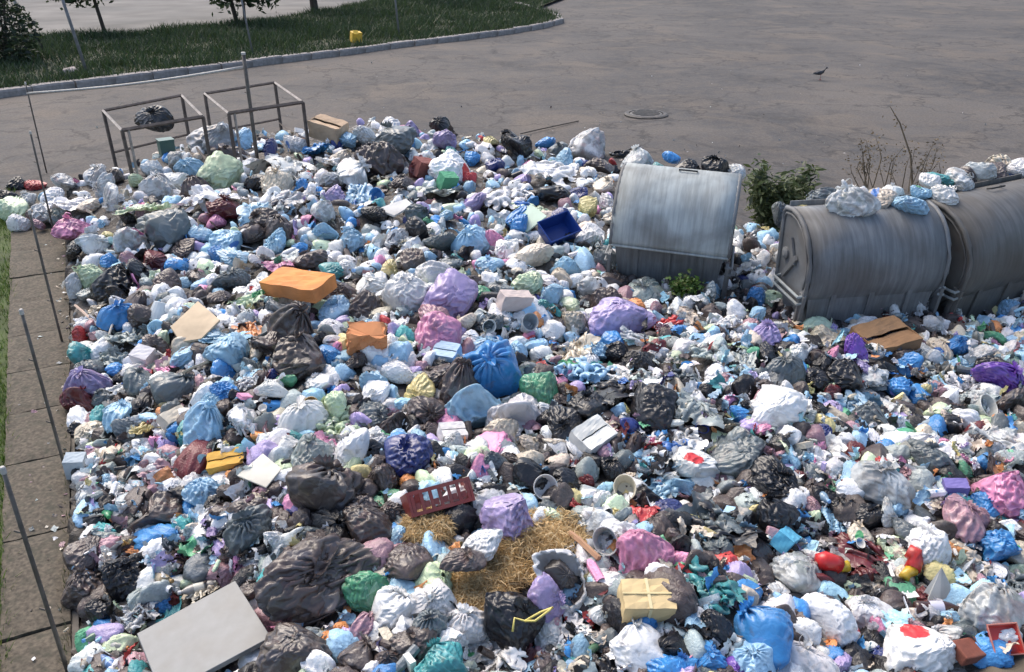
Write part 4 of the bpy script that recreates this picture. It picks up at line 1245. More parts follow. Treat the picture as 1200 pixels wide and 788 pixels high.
R0 = math.radians
hero_pts = []                      # (x, y, radius, z) for keeping loose litter off the bags
counts = {}
def put_bag(px, py, w, code, film, zfix=None, kid=None):
    rgb, tr, word = COLR[code]
    dark = code in ('K', 'BR', 'G')
    size_guess = w / 1000 * (depth(at(px, py, .4)))
    if zfix is None:
        p = hit(px, py, size_guess * (.10 if film else .17))
    else:
        p = at(px, py, zfix)
    size = w / 1000 * depth(p) * (1.3 if film else 1.11)
    big = w >= 30
    if film:
        me = RNG.choice(SHEET_ME) if RNG.random() < .65 else RNG.choice(WAD_ME)
        o = link('crumpled_film', me)
        o.scale = (size, size * RNG.uniform(.7, .95), size * RNG.uniform(.7, 1.0))
        o.rotation_euler = (RNG.uniform(-.25, .35), RNG.uniform(-.25, .25), RNG.uniform(0, 2 * PI))
        o.location = p + Vector((0, 0, size * .02))
    else:
        i = RNG.randrange(16, len(BAG_ME)) if RNG.random() < .55 else RNG.randrange(16)
        o = link('bin_bag' if dark else 'plastic_bag', BAG_ME[i])
        k = RNG.uniform(.9, 1.06)
        o.scale = (size * k, size * RNG.uniform(.70, 1.0), size * RNG.uniform(.62, .95)) if w < 48 else (size * 1.03, size * RNG.uniform(.88, 1.0), size * RNG.uniform(.85, 1.05))
        tl = RNG.uniform(0, 1.25) ** 1.2 * (1 if w < 48 else .75)
        az = RNG.uniform(0, 2 * PI)
        o.rotation_euler = (Matrix.Rotation(tl, 3, Vector((math.cos(az), math.sin(az), 0))) @ Matrix.Rotation(RNG.uniform(0, 2 * PI), 3, 'Z')).to_euler()
        o.location = p
        if big and (i < 16 or RNG.random() < .45):
            top = Vector(BAGS[i][0][-1].mean(0))
            if not dark and code not in ('DB',) and RNG.random() < .4:
                a0_ = RNG.uniform(0, 6.28)
                for q_ in (0, 1):
                    hd = link('handle', RNG.choice(HANDLES), o); hd.location = top - Vector((0, 0, .02)); hd.rotation_euler = (0, 0, a0_ + q_ * PI + RNG.uniform(-.5, .5)); hd.color = (*rgb, tr)
            kn = link('knot', KNOT_ME[i], o)
            kn.color = (*RGBJ(rgb, .1), tr)
            if dark:
                kn.material_slots[0].link = 'OBJECT'; kn.material_slots[0].material = M_SACK
    o.color = (*RGBJ(rgb, .16), tr * RNG.uniform(.6, 1.15))
    if dark or (px, py) in PRINTED:
        o.material_slots[0].link = 'OBJECT'
        o.material_slots[0].material = M_SACK if dark else M_PRINT
    elif code in ('W', 'L', 'LB', 'C', 'LG') and RNG.random() < .3:
        o.material_slots[0].link = 'OBJECT'
        o.material_slots[0].material = RNG.choice(M_PRINTS)
    if (px, py) in ((597, 608), (565, 636), (600, 726), (541, 656), (640, 702)):
        o.location = hit(px, py, .2)
    if (px, py) == (355, 682):
        o.scale = (size * 1.06, size * .72, size * .72); o.rotation_euler = (R0(20), R0(-8), R0(42)); o.location += Vector((.09, .06, 0))
    hero_pts.append((o.location.x, o.location.y, size * .5, film))
    # description
    if (px, py) in SPECIAL:
        tag(o, SPECIAL[(px, py)], 'bag')
        return o
    sz = 'small' if size < .24 else ('medium' if size < .36 else 'large')
    kind = 'crumpled plastic sheet' if film else ('bin bag' if dark else 'knotted bag')
    wh = where(px, py) if zfix is None or px < 200 else ('on top of the pale lidded bin' if px < 880 else 'on top of the barrel shaped bins')
    lb = f'{sz} {word} {kind} {wh}'
    tag(o, lb, 'plastic sheet' if film else 'bag', lb.replace('bag ', 'bags ').replace('sheet ', 'sheets '))
    return o
def parse(s):
    for it in s.replace('\n', '').split('|'):
        it = it.split()
        if it:
            yield it
for it in parse(BAG_LIST):
    put_bag(int(it[0]), int(it[1]), float(it[2]), it[3], len(it) > 4 and it[4] == 'f')
for it in parse(ON_BINS):
    put_bag(int(it[0]), int(it[1]), float(it[2]), it[3], False, float(it[4]))
for it in parse('14 244 36 LG .3|30 236 30 L .3|52 250 34 L .3|64 238 30 W .3|22 262 24 W .25|54 230 24 LB .3|70 254 28 GG .28|40 256 26 BR .26|8 232 24 K .2|48 264 18 PB .25'):
    put_bag(int(it[0]), int(it[1]), float(it[2]), it[3], False, float(it[4]))
# single-member look-alike sets need no group
_g = {}
for o in COL.objects:
    if 'group' in o.keys(): _g.setdefault(o['label'], []).append(o)
for lb, os_ in _g.items():
    if len(os_) == 1 and os_[0]['category'] in ('bag', 'plastic sheet'):
        del os_[0]['group']
# the black bag hung on the cage rail
p = at(180, 141, 1.18)
o = put_bag(180, 142, 43, 'K', False, 1.16); o['label'] = 'shiny black bag hung over the top rail of the wire cage'
if 'group' in o.keys(): del o['group']
# ================================================================== BOXES, BOARDS, BOTTLES, TUBS
M_CARD = plain('cardboard', None, .85, var=.18, scale=7, dirt=.35, bump_s=.25)
M_HARD = plain('rigid_plastic', None, .4, var=.12, scale=6, dirt=.35, bump_s=.08)
M_CLEAR = film_material('clear_plastic', rough=.15, bump_s=.1, transl=.5, contents=.4, spec=.7)
def set_color(o, c, a=0.0):
    o.color = (*c, a)
    for ch in o.children: ch.color = (*c, a)
def facing(o, p, rx=0, ry=0, rz=0):
    o.location = p; o.rotation_euler = (rx, ry, rz)
def dent(o, amp):
    """crush the flat panels a little, the same way for every panel of one box"""
    bm = bmesh.new(); bm.from_mesh(o.data)
    bmesh.ops.subdivide_edges(bm, edges=[e_ for e_ in bm.edges if e_.calc_length() > amp * 1.5], cuts=4, use_grid_fill=True)
    L = o.location
    for v in bm.verts:
        q = (v.co + L) / (amp * 28)
        v.co += Vector((math.sin(9 * q.y + 7 * q.z + 1), math.sin(8 * q.x - 9 * q.z + 2), math.sin(7 * q.x + 10 * q.y) + .6 * math.sin(17 * q.x - 13 * q.y))) * amp * .5
    bm.to_mesh(o.data); bm.free()
def carton(px, py, w, asp_d, asp_h, col, rot, label, flaps=True, off=.3, name='carton', tape=False):
    z0 = w / 1000 * depth(at(px, py, .4))
    p = hit(px, py, z0 * off)
    s = w / 1000 * depth(p)
    root = empty(name, p)
    d, h = s * asp_d, s * asp_h
    root.rotation_euler = rot
    t = .006
    b = MB()
    b.box((0, 0, -h / 2 + t / 2), (s, d, t))
    for sy in (-1, 1): b.box((0, sy * (d / 2 - t / 2), 0), (s, t, h - .001))
    for sx in (-1, 1): b.box((sx * (s / 2 - t / 2), 0, .0005), (t, d - 2 * t - .001, h - .002))
    b.build('box_wall', M_CARD, root).color = (*col, 0)
    if flaps:
        for sy, a in ((-1, RNG.uniform(.05, .3)), (1, RNG.uniform(.0, .12))):
            f = MB(); f.box((0, -sy * d * .245, 0), (s * .99, d * .485, t)); fo = f.build('flap', M_CARD, root)
            fo.location = (0, sy * d / 2, h / 2 + t * .6); fo.rotation_euler = (sy * a, 0, 0); fo.color = (*RGBJ(col, .06), 0)
    else:
        f = MB(); f.box((0, 0, 0), (s * 1.0, d * 1.0, t)); fo = f.build('lid', M_CARD, root); fo.location = (0, 0, h / 2 + t * .55); fo.color = (*RGBJ(col, .06), 0)
    if tape:
        tm = MB(); tm.box((0, 0, h / 2 + t * 1.5), (s * .06, d * 1.02, .003)); tm.box((0, -d / 2 - .004, 0), (s * .06, .003, h)); q = tm.build('tape', M_CARD, root); q.color = (.72, .62, .36, 0)
        tm = MB(); tm.box((0, 0, h / 2 + t * 1.9), (s * 1.02, d * .06, .003)); q = tm.build('strap', M_CARD, root); q.color = (.68, .56, .3, 0)
    for ch in root.children:
        if ch.name.split('.')[0] in ('box_wall', 'flap', 'lid'):
            dent(ch, s * .022)
    return tag(root, label, 'box')
R_ = math.radians
carton(350, 334, 80, .52, .2, (.70, .27, .08), (R_(8), R_(-3), R_(-28)), 'flat orange cardboard carton lying on top of the bags', flaps=False, off=.35)
carton(757, 706, 60, .66, .55, (.66, .50, .26), (R_(14), R_(3), R_(3)), 'beige cardboard parcel taped crosswise below the big pink bag', off=.35, tape=True, flaps=False)
carton(524, 213, 20, .7, .9, (.10, .36, .20), (R_(20), R_(10), R_(35)), 'small green carton standing among white bags at the back', flaps=False)
carton(603, 353, 38, .45, .5, (.62, .52, .48), (R_(10), R_(12), R_(25)), 'pale pinkish carton tipped beside the teal bag', flaps=False)
carton(523, 415, 30, .8, .5, (.45, .58, .70), (R_(18), 0, R_(-20)), 'pale blue carton under the bright pink bag')
carton(920, 634, 38, .55, .5, (.10, .42, .62), (R_(20), R_(25), R_(55)), 'blue and white carton lying below the black sacks', flaps=False)
carton(203, 490, 34, .5, .35, (.60, .54, .44), (R_(30), R_(8), R_(65)), 'cream carton near the retaining wall and yellow films', flaps=False)
carton(90, 548, 22, .8, 1.4, (.50, .56, .60), (R_(10), R_(4), R_(10)), 'upright pale blue carton against the retaining wall', flaps=False)
carton(170, 420, 24, .8, .9, (.66, .64, .66), (R_(20), R_(6), R_(-20)), 'small white carton between dark grey bags', flaps=False)
carton(695, 512, 44, .8, .4, (.70, .69, .65), (R_(18), R_(-8), R_(40)), 'open white box with raised flaps beside black bags')
carton(530, 510, 30, .8, .6, (.68, .66, .64), (R_(12), R_(8), R_(20)), 'white printed carton below the yellow bag')
carton(1118, 575, 26, .6, .9, (.18, .15, .40), (R_(12), R_(-4), R_(-8)), 'small violet carton behind the dusty pink bag', flaps=False)
carton(1036, 400, 62, .8, .4, (.26, .145, .07), (R_(10), R_(-6), R_(20)), 'brown cardboard box pushed under the barrel shaped bin', off=.1)
carton(385, 152, 40, .6, .5, (.50, .36, .24), (R_(10), R_(10), R_(-25)), 'torn brown cardboard box at the back edge of the heap', off=.3)
carton(265, 540, 42, .6, .22, (.66, .38, .07), (R_(14), R_(-6), R_(12)), 'orange yellow tray box beside white paper')
carton(497, 197, 26, .7, .7, (.22, .07, .06), (R_(14), R_(16), R_(40)), 'dark red carton beside the white sack with pink print', flaps=False)
carton(605, 580, 22, .45, .4, (.70, .72, .62), (R_(25), R_(18), R_(-50)), 'narrow white carton beside the black sack and cream tub', flaps=False)
# orange paper bag: stiff crumpled block
me = BAG_ME[3]
p = hit(430, 400, .12)
s = 46 / 1000 * depth(p)
b = MB()
vs, fs = [], []
nn = 9
for k in range(7):
    for (i, j) in [(x, 0) for x in range(nn)] + [(nn - 1, y) for y in range(1, nn)] + [(x, nn - 1) for x in range(nn - 2, -1, -1)] + [(0, y) for y in range(nn - 2, 0, -1)]:
        q = 1 - .12 * (k / 6)
        vs.append(((i / (nn - 1) - .5) * s * q + RNG.gauss(0, .012), (j / (nn - 1) - .5) * s * .6 * q + RNG.gauss(0, .012), (k / 6 - .5) * s * .9 + RNG.gauss(0, .008)))
m_ = 4 * (nn - 1)
for k in range(6):
    for i in range(m_):
        fs.append((k * m_ + i, k * m_ + (i + 1) % m_, (k + 1) * m_ + (i + 1) % m_, (k + 1) * m_ + i))
fs.append(tuple(range(m_))[::-1])
fs.append(tuple(6 * m_ + i for i in range(m_)))
o = b.add(vs, fs).build('paper_bag', M_CARD); o.color = (.66, .27, .11, 0); o.location = p; o.rotation_euler = (R_(25), R_(5), R_(12))
tag(o, 'crumpled orange paper bag amid dark brown sacks', 'bag')

# flattened cardboard sheets and boards
def board(px, py, pts, th, col, material, label, z=None, name='board', tilt=(0, 0), cat='board', edge=None):
    """pts: outline in pixels, lying on a plane through the heap surface"""
    c = hit(px, py, .2 if name == 'panel' else .12) if z is None else at(px, py, z)
    root = link(name, None) if False else None
    W = [at(x, y, c.z) for x, y in pts]
    V = []
    for w in W:
        dz = (w.x - c.x) * tilt[0] + (w.y - c.y) * tilt[1]
        r = ray(0, 0)
        # keep the outline on the line of sight while tilting the plane
        d = w - Vector((0, 0, CAM_H)); nrm = Vector((-tilt[0], -tilt[1], 1))
        t = (c - Vector((0, 0, CAM_H))).dot(nrm) / d.dot(nrm)
        V.append(Vector((0, 0, CAM_H)) + d * t - c)
    n = len(V)
    mb = MB().add([v + Vector((0, 0, th / 2)) for v in V] + [v - Vector((0, 0, th / 2)) for v in V],
                  [tuple(range(n))[::-1], tuple(range(n, 2 * n))] + [(i, (i + 1) % n, n + (i + 1) % n, n + i) for i in range(n)])
    o = mb.build(name, material, bevel=.003); o.location = c; o.color = (*col, 0)
    if edge:
        e_ = MB()
        for i in range(n):
            e_.tube([V[i] * 1.0, V[(i + 1) % n]], th * .62, 6)
        q = e_.build('edge_strip', material, o); q.color = (*edge, 0)
    return tag(o, label, cat)
M_PANEL = plain('melamine_panel', None, .45, var=.12, scale=14, dirt=.5, bump_s=.06, dirt_col=(.14, .135, .125))
board(240, 745, [(161, 745), (276, 683), (318, 749), (190, 818)], .03, (.165, .175, .18), M_PANEL, 'large flat pale grey panel lying on the heap by the retaining wall', tilt=(.10, .12), name='panel')
board(228, 375, [(200, 384), (232, 354), (258, 376), (236, 398), (212, 402)], .02, (.56, .44, .30), M_CARD, 'flattened beige cardboard sheet between dark and pale blue bags', tilt=(.1, .25), name='cardboard_sheet', cat='cardboard')
board(460, 243, [(442, 246), (476, 234), (484, 241), (462, 254)], .025, (.72, .70, .66), M_CARD, 'white board corner sticking out near the back of the heap', tilt=(.2, .5), name='white_board')
board(612, 258, [(596, 262), (622, 240), (641, 254), (618, 272)], .015, (.48, .62, .48), M_HARD, 'pale green plastic sheet behind the blue bag', tilt=(.1, .5), name='plastic_board')
board(305, 550, [(278, 558), (308, 532), (330, 550), (312, 572)], .01, (.70, .67, .58), M_CARD, 'sheet of white paper above the large wrinkled brown sack', tilt=(.2, .3), name='paper_sheet', cat='paper')

# maroon slatted crate
p = hit(512, 585, .1)
root = empty('crate', p, R_(27)); root.rotation_euler = (R_(-42), 0, R_(25))
L = 62 / 1000 * depth(p) * 1.15
root.scale = (1, .7, .62)
M_CRATE = plain('maroon_plastic', (.20, .035, .028), .45, var=.2, scale=10, dirt=.35)
for zz in (-.1, .1):
    MB().box((0, -.14, zz), (L, .02, .035)).build('rail', M_CRATE, root)
for k in range(7):
    x = -L / 2 + .012 + (L - .024) * k / 6
    MB().box((x, -.14, 0), (.02, .016, .165)).build('slat', M_CRATE, root)
for k in range(6):
    x = -L / 2 + .012 + (L - .024) * (k + .5) / 6
    MB().box((x, -.134, -.03), (L / 6 - .03, .008, .06)).build('panel', M_CRATE, root)
for sx in (-1, 1): MB().box((sx * (L / 2 + .008), 0, 0), (.016, .30, .235)).build('side', M_CRATE, root)
MB().box((0, .14, 0), (L, .016, .235)).build('back', M_CRATE, root)
MB().box((0, 0, -.112), (L, .26, .012)).build('base', M_CRATE, root)
tag(root, 'maroon plastic crate with a slatted front tipped among the bags', 'crate')

# navy tub
p = hit(652, 276, .1); s = 42 / 1000 * depth(p)
root = empty('tub', p); root.rotation_euler = (R_(35), R_(-10), R_(30))
M_NAVY = plain('navy_plastic', (.015, .05, .24), .3, var=.15, scale=8, dirt=.2)
mb = MB()
a, b_, h = s / 2, s * .36, s * .42
o_ = [(-a * .85, -b_ * .85, 0), (a * .85, -b_ * .85, 0), (a * .85, b_ * .85, 0), (-a * .85, b_ * .85, 0), (-a, -b_, h), (a, -b_, h), (a, b_, h), (-a, b_, h)]
i_ = [(x * .95, y * .95, z + (.012 if z == 0 else 0)) for x, y, z in o_]
mb.add(o_ + i_, [(0, 3, 2, 1), (0, 1, 5, 4), (1, 2, 6, 5), (2, 3, 7, 6), (3, 0, 4, 7), (8, 9, 10, 11), (8, 12, 13, 9), (9, 13, 14, 10), (10, 14, 15, 11), (11, 15, 12, 8), (4, 5, 13, 12), (5, 6, 14, 13), (6, 7, 15, 14), (7, 4, 12, 15)])
mb.build('basin', M_NAVY, root)
MB().tube([Vector(o_[4]), Vector(o_[5]), Vector(o_[6]), Vector(o_[7])], .012, 6, closed=True).build('rim', M_NAVY, root)
tag(root, 'navy blue plastic tub tipped on its side behind the bags', 'tub')

# green and black boxes in the cages
p = at(195, 173, .62); carton_ = empty('green_box', p); carton_.rotation_euler = (0, 0, R_(35))
for nm, m3, sz in (('box_wall', M_HARD, (.22, .2, .24)),):
    q = MB().box((0, 0, 0), sz).build(nm, m3, carton_, bevel=.01); q.color = (.05, .12, .10, 0)
q = MB().box((0, 0, .125), (.235, .215, .015)).build('lid', M_HARD, carton_); q.color = (.06, .14, .12, 0)
tag(carton_, 'small dark green box inside the cage with the hung bag', 'box')

# bottles
def bottle_parts():
    prof = [(.015, 0), (.034, .002), (.037, .015), (.037, .05), (.035, .058), (.037, .066), (.037, .15), (.034, .165), (.028, .185), (.018, .205), (.0135, .215), (.0135, .232)]
    return MB().lathe(prof, 16).mesh('plastic_bottle', M_CLEAR, True), MB().lathe([(.0152, .222), (.0152, .242), (.012, .244)], 12).mesh('cap', M_HARD), MB().lathe([(.0375, .072), (.0378, .074), (.0378, .138), (.0375, .14)], 16, cap=False).mesh('label', M_HARD, True)
BT = bottle_parts()
def bottle(px, py, w, col, cap, lab, label, tilt=1.45, rz=None, a=.5, group=None):
    p = hit(px, py, .05)
    s = w / 1000 * depth(p) / .24
    o = link('plastic_bottle', BT[0]); o.color = (*col, a)
    c = link('cap', BT[1], o); c.color = (*cap, 0)
    if lab:
        l = link('label', BT[2], o); l.color = (*lab, 0)
    o.scale = (s, s, s)
    o.rotation_euler = Euler((tilt, 0, RNG.uniform(0, 2 * PI) if rz is None else rz))
    off = o.rotation_euler.to_matrix() @ Vector((0, 0, .12 * s))
    o.location = p - off
    return tag(o, label, 'bottle', group)
bottle(425, 318, 36, (.40, .52, .60), (.2, .4, .7), (.5, .6, .7), 'clear bluish bottle beside the orange carton', 1.2, R_(-30))
bottle(352, 730, 36, (.45, .5, .52), (.7, .7, .7), (.25, .42, .65), 'clear bottle with a blue label below the huge brown sack', 1.3, R_(-35))
bottle(190, 678, 38, (.45, .36, .22), (.4, .25, .1), (.5, .42, .3), 'amber tinted bottle above the white panel', 1.35, R_(60))
bottle(115, 745, 36, (.10, .28, .18), (.1, .3, .6), None, 'green bottle against the retaining wall by the white panel', 1.3, R_(-40))
bottle(128, 778, 38, (.12, .24, .50), (.7, .6, .3), (.3, .45, .7), 'blue bottle between the retaining wall and white panel', 1.4, R_(50))
bottle(100, 778, 34, (.42, .38, .32), (.5, .5, .5), (.5, .45, .38), 'cloudy beige bottle at the foot of the retaining wall', 1.0, R_(20))
bottle(135, 757, 36, (.35, .36, .33), (.5, .2, .05), (.45, .45, .42), 'grey canister bottle beside the white panel', 1.5, R_(75))
bottle(1065, 492, 26, (.03, .42, .12), (.05, .4, .1), None, 'bright green bottle among pale scraps', 1.0, R_(10))
bottle(1090, 497, 40, (.5, .58, .62), (.3, .5, .8), (.55, .62, .75), 'clear bottle with a pale blue label beside the bright green bottle', 1.4, R_(-60))
bottle(962, 580, 36, (.30, .45, .58), (.2, .4, .7), None, 'pale blue bottle lying below the white torn bag', 1.4, R_(12))
bottle(592, 376, 28, (.62, .62, .6), (.7, .7, .7), None, 'white bottle beside the dark grey bag', 1.1, R_(25))
bottle(1100, 713, 54, (.05, .02, .015), (.7, .7, .7), (.5, .5, .6), 'dark brown bottle with a pale label below the paper cone', 1.5, R_(85), a=.1)
bottle(695, 760, 30, (.12, .28, .16), (.5, .5, .4), None, 'dull green bottle beside the white carrier bag', 1.1, R_(-30))
bottle(125, 603, 36, (.04, .34, .14), (.05, .3, .1), None, 'green bottle near the brown see-through bag', 1.2, R_(35))
bottle(230, 690, 40, (.5, .48, .44), (.6, .6, .6), (.6, .58, .5), 'whitish bottle at the edge of the white panel', 1.45, R_(-60))
bottle(205, 745, 30, (.40, .42, .42), (.2, .3, .6), None, 'clear bottle under the white panel edge', 1.4, R_(80))

# cups, tubs, bowls
def cup(px, py, w, h, col, label, rot, name='plastic_cup', inner=None):
    p = hit(px, py, .08); s = w / 1000 * depth(p)
    r = s / 2
    mb = MB(); mb.lathe([(r * .72, 0), (r * .75, .005), (r * .97, h * s * .97), (r, h * s), (r * .96, h * s), (r * .7, .012), (.001, .012)], 20, cap=False)
    mb.lathe([(.001, 0), (r * .72, 0)], 20, cap=False)
    o = mb.build(name, M_HARD, smooth=False); o.color = (*RGBJ(col, .1), 0); o.location = p - Vector((0, 0, .03)); o.rotation_euler = rot; o.scale = (RNG.uniform(.55, .85), RNG.uniform(.7, .95), .8)
    MB().tube([(r * math.cos(2 * PI * k / 20), r * math.sin(2 * PI * k / 20), h * s) for k in range(20)], r * .045, 6, closed=True).build('rim', M_HARD, o).color = (*col, 0)
    return tag(o, label, 'cup' if 'cup' in name else 'tub')
cup(733, 572, 34, .6, (.62, .56, .42), 'cream plastic tub facing up beside black bags', (R_(35), R_(-10), 0), 'plastic_tub')
cup(636, 567, 34, .5, (.60, .58, .55), 'round whitish tub beside the black sack', (R_(50), R_(20), 0), 'plastic_tub')
cup(362, 468, 24, .9, (.60, .42, .20), 'tan inner cup tipped beside the white bags', (R_(60), R_(40), 0))
cup(192, 352, 40, .7, (.46, .50, .52), 'cloudy clear tub turned over beside the flattened cardboard', (R_(150), R_(15), 0), 'plastic_tub')
cup(617, 380, 30, .7, (.30, .33, .35), 'dark grey clear tub beside the pale carton', (R_(40), R_(20), 0), 'plastic_tub')
cup(715, 628, 40, .8, (.46, .46, .45), 'crushed clear cup beside the big pink bag', (R_(50), R_(-30), 0))
cup(572, 378, 0.1 + 20, .6, (.66, .66, .62), 'small white cup beside the dark grey clear tub', (R_(70), R_(30), 0))
cup(445, 228, 22, .7, (.12, .35, .66), 'blue plastic cup among pale blue films', (R_(60), R_(-30), 0))
cup(708, 592, 20, .8, (.70, .69, .66), 'white cup beside the cream tub', (R_(80), R_(40), 0))
cup(1008, 635, 0.1 + 16, .5, (.72, .70, .66), 'small white cup on the maroon sheet', (R_(20), 0, 0))
cup(1150, 478, 34, .5, (.52, .52, .49), 'clear food tray cup below the long deep purple bag', (R_(30), R_(20), 0))
cup(822, 500, 20, .3, (.03, .05, .25), 'navy lid cap beside the white film', (R_(20), R_(10), 0), 'round_lid')
cup(308, 477, 13, .5, (.72, .70, .64), 'tiny white cup between white bags', (R_(20), 0, 0))
# red tray, brown brick, paper cone, toys
p = hit(1175, 750, .06); s = 34 / 1000 * depth(p)
root = empty('food_tray', p); root.rotation_euler = (R_(40), R_(5), R_(10))
mb = MB(); o_ = [(-.5, -.4, 0), (.5, -.4, 0), (.5, .4, 0), (-.5, .4, 0), (-.58, -.5, .18), (.58, -.5, .18), (.58, .5, .18), (-.58, .5, .18)]
mb.add([tuple(c * s for c in v) for v in o_], [(0, 1, 2, 3), (0, 4, 5, 1), (1, 5, 6, 2), (2, 6, 7, 3), (3, 7, 4, 0)]); q = mb.build('tray', M_HARD, root); q.color = (.52, .04, .03, 0)
q = MB().tube([Vector(v) * s for v in o_[4:]], s * .035, 6, closed=True).build('rim', M_HARD, root); q.color = (.55, .2, .15, 0)
tag(root, 'empty red food tray beside the soil bank', 'tray')
p = hit(1140, 762, .04); o = MB().box((0, 0, 0), (.22, .11, .065)).build('brick', plain('fired_brick', (.22, .07, .045), .9, var=.3, scale=14, dirt=.4, bump_s=.6), bevel=.008); o.location = p; o.rotation_euler = (.2, .15, .35); o.name = 'loose_brick'
tag(o, 'reddish brown brick lying on the soil bank', 'brick')
p = hit(1107, 690, .1); s = 40 / 1000 * depth(p)
mb = MB(); n = 16
vs = [(math.cos(2 * PI * i / n) * s * .5 * (1 + .12 * math.sin(3 * i)), math.sin(2 * PI * i / n) * s * .4, RNG.uniform(-.02, .02)) for i in range(n)] + [(-s * .2, s * .1, s * 1.15)]
mb.add(vs, [(i, (i + 1) % n, n) for i in range(n)]); o = mb.build('paper_cone', M_CARD); o.color = (.40, .41, .40, 0); o.location = p - Vector((0, 0, .08))
tag(o, 'pointed grey paper cone standing behind the dark bottle', 'paper')
def horn(px, py, w, cols, pts, label):
    p = hit(px, py, .08); s = w / 1000 * depth(p)
    root = empty('squeezed_wrapper', p)
    pts = [Vector(q) * s for q in pts]
    k = len(pts) // 2
    wob = [.24, .30, .26, .28, .2, .22, .14, .2, .1][:len(pts)]
    q = MB().tube(pts[:k + 1], [s * w_ for w_ in wob[:k + 1]], 9).build('red_end', M_FILM, root, smooth=True); q.color = (*cols[0], .1)
    q = MB().tube(pts[k:], [s * w_ * .85 for w_ in wob[k:]], 9).build('yellow_end', M_FILM, root, smooth=True); q.color = (*cols[1], .1)
    return tag(root, label, 'wrapper')
horn(975, 664, 38, ((.6, .02, .02), (.75, .5, .03)), [(-.5, 0, .2), (-.25, 0, .22), (0, 0, .15), (.2, 0, .05), (.38, 0, .0), (.5, .02, 0)], 'red and yellow wrapper on the maroon sheet')
horn(1061, 664, 34, ((.6, .03, .02), (.72, .45, .04)), [(.1, .3, .45), (.3, .15, .4), (.3, 0, .2), (.15, -.2, .05), (-.1, -.35, 0), (-.25, -.5, -.05)], 'curved red and yellow wrapper beside the paper cone')
# sticks and strips
def stick(a, b, r, col, label, name='wooden_stick', za=.08, zb=.08):
    pa, pb = hit(*a, za), hit(*b, zb)
    c = (pa + pb) / 2
    o = MB().tube([pa - c, (pa - c) * .4 + Vector((0, 0, .006)), pb - c], r, 5).build(name, M_CARD); o.location = c; o.color = (*col, 0)
    return tag(o, label, 'stick')
stick((668, 625), (702, 655), .018, (.42, .24, .14), 'reddish wooden batten on the tan foam')
stick((88, 358), (118, 385), .012, (.56, .42, .34), 'pale split stick against the retaining wall')
stick((128, 392), (135, 372), .01, (.62, .56, .48), 'thin pale stick near the grey green film')
stick((213, 438), (245, 424), .014, (.36, .33, .25), 'greenish stick between pale blue and dark grey bags')
stick((610, 157), (678, 142), .012, (.09, .075, .06), 'thin dark branch lying on the road behind the heap', za=.02, zb=.02)

# torn sack, open to its dark contents
p = hit(660, 672, .2); s = 66 / 1000 * depth(p)
root = empty('torn_sack', p); root.rotation_euler = (R_(38), R_(6), R_(15))
v = BAGS[5][0]; cut = 30
V = (v[:cut].copy() - [0, 0, v[cut - 1, :, 2].mean()]) * s * 1.15
rimv = V[-1] * [1.08, 1.08, 1] + [0, 0, s * .05] + NP.normal(0, s * .015, V[-1].shape)
rim2 = V[-1] * [1.14, 1.14, 1] + [0, 0, -s * .03] + NP.normal(0, s * .012, V[-1].shape)
VV = np.concatenate([V.reshape(-1, 3), rimv, rim2])
q = link('sack_wall', np_mesh('sack_wall', VV, grid_faces(cut + 2, NU), M_FILM), root); q.color = (.72, .72, .72, .15)
vb_ = BAGS[9][0].reshape(-1, 3) * s * .62
q = link('contents', np_mesh('contents', vb_ + [0, 0, -s * .06], BF, M_SACK), root); q.color = (.06, .05, .045, .2)
tag(root, 'torn white sack lying open over dark rubbish beside the tan foam', 'bag')

# tan foam / wadding
def wad(px, py, w, asp, label, seed):
    p = hit(px, py, .07); s = w / 1000 * depth(p)
    for a_ in (-.3, 0, .3): hero_pts.append((p.x + a_ * s, p.y + a_ * s * .5, s * .34, False))
    root = empty('wadding', p)
    root.rotation_euler = (R_(4), 0, R_(38))
    g = random.Random(seed)
    for k in range(5):
        me = np_mesh('tuft', WADS[g.randrange(len(WADS))].reshape(-1, 3), SF, M_WAD)
        o = link('tuft', me, root)
        f = g.uniform(.55, .75)
        o.location = (g.uniform(-.25, .25) * s, g.uniform(-.25, .25) * s * asp, g.uniform(-.02, .05) * s)
        o.scale = (s * f, s * f * asp, s * f * .55); o.rotation_euler = (g.uniform(-.3, .3), g.uniform(-.3, .3), g.uniform(0, 6))
    V, C = [], []
    for k in range(3600):
        r = math.sqrt(g.random()) * .52; a = g.uniform(0, 2 * PI)
        c = Vector((r * math.cos(a) * s, r * math.sin(a) * s * asp, (.08 - .25 * r * r + .05 * math.sin(9 * r * math.cos(a) + seed) * math.sin(8 * r * math.sin(a)) + g.uniform(-.03, .04)) * s))
        d = Vector((g.gauss(0, 1), g.gauss(0, 1), g.gauss(0, .45))).normalized() * g.uniform(.02, .06)
        w = d.cross(Vector((g.gauss(0, 1), g.gauss(0, 1), g.gauss(0, 1)))).normalized() * g.uniform(.0015, .0042)
        m_ = Vector((0, 0, g.uniform(.0, .02)))
        V += [c - d, c - w + m_, c + d, c + w + m_]
        t = g.uniform(.7, 1.25); q = g.choice(((.66, .49, .25), (.72, .56, .32), (.54, .36, .16)))
        C += [(q[0] * t, q[1] * t, q[2] * t, .3)] * 4
    f_ = link('fibre_tangle', np_mesh('fibre_tangle', np.array([tuple(v) for v in V]), np.arange(len(V)).reshape(-1, 4), M_LEAF, False, np.array(C)), root)
    f_['kind'] = 'stuff'
    return tag(root, label, 'foam')
M_WAD = plain('tan_wadding', (.50, .35, .17), .95, var=.5, scale=7, dirt=.5, bump_s=.8, dirt_col=(.24, .14, .06))
wad(632, 642, 128, .85, 'lumpy tan foam wadding spread under the lavender bag', 3)
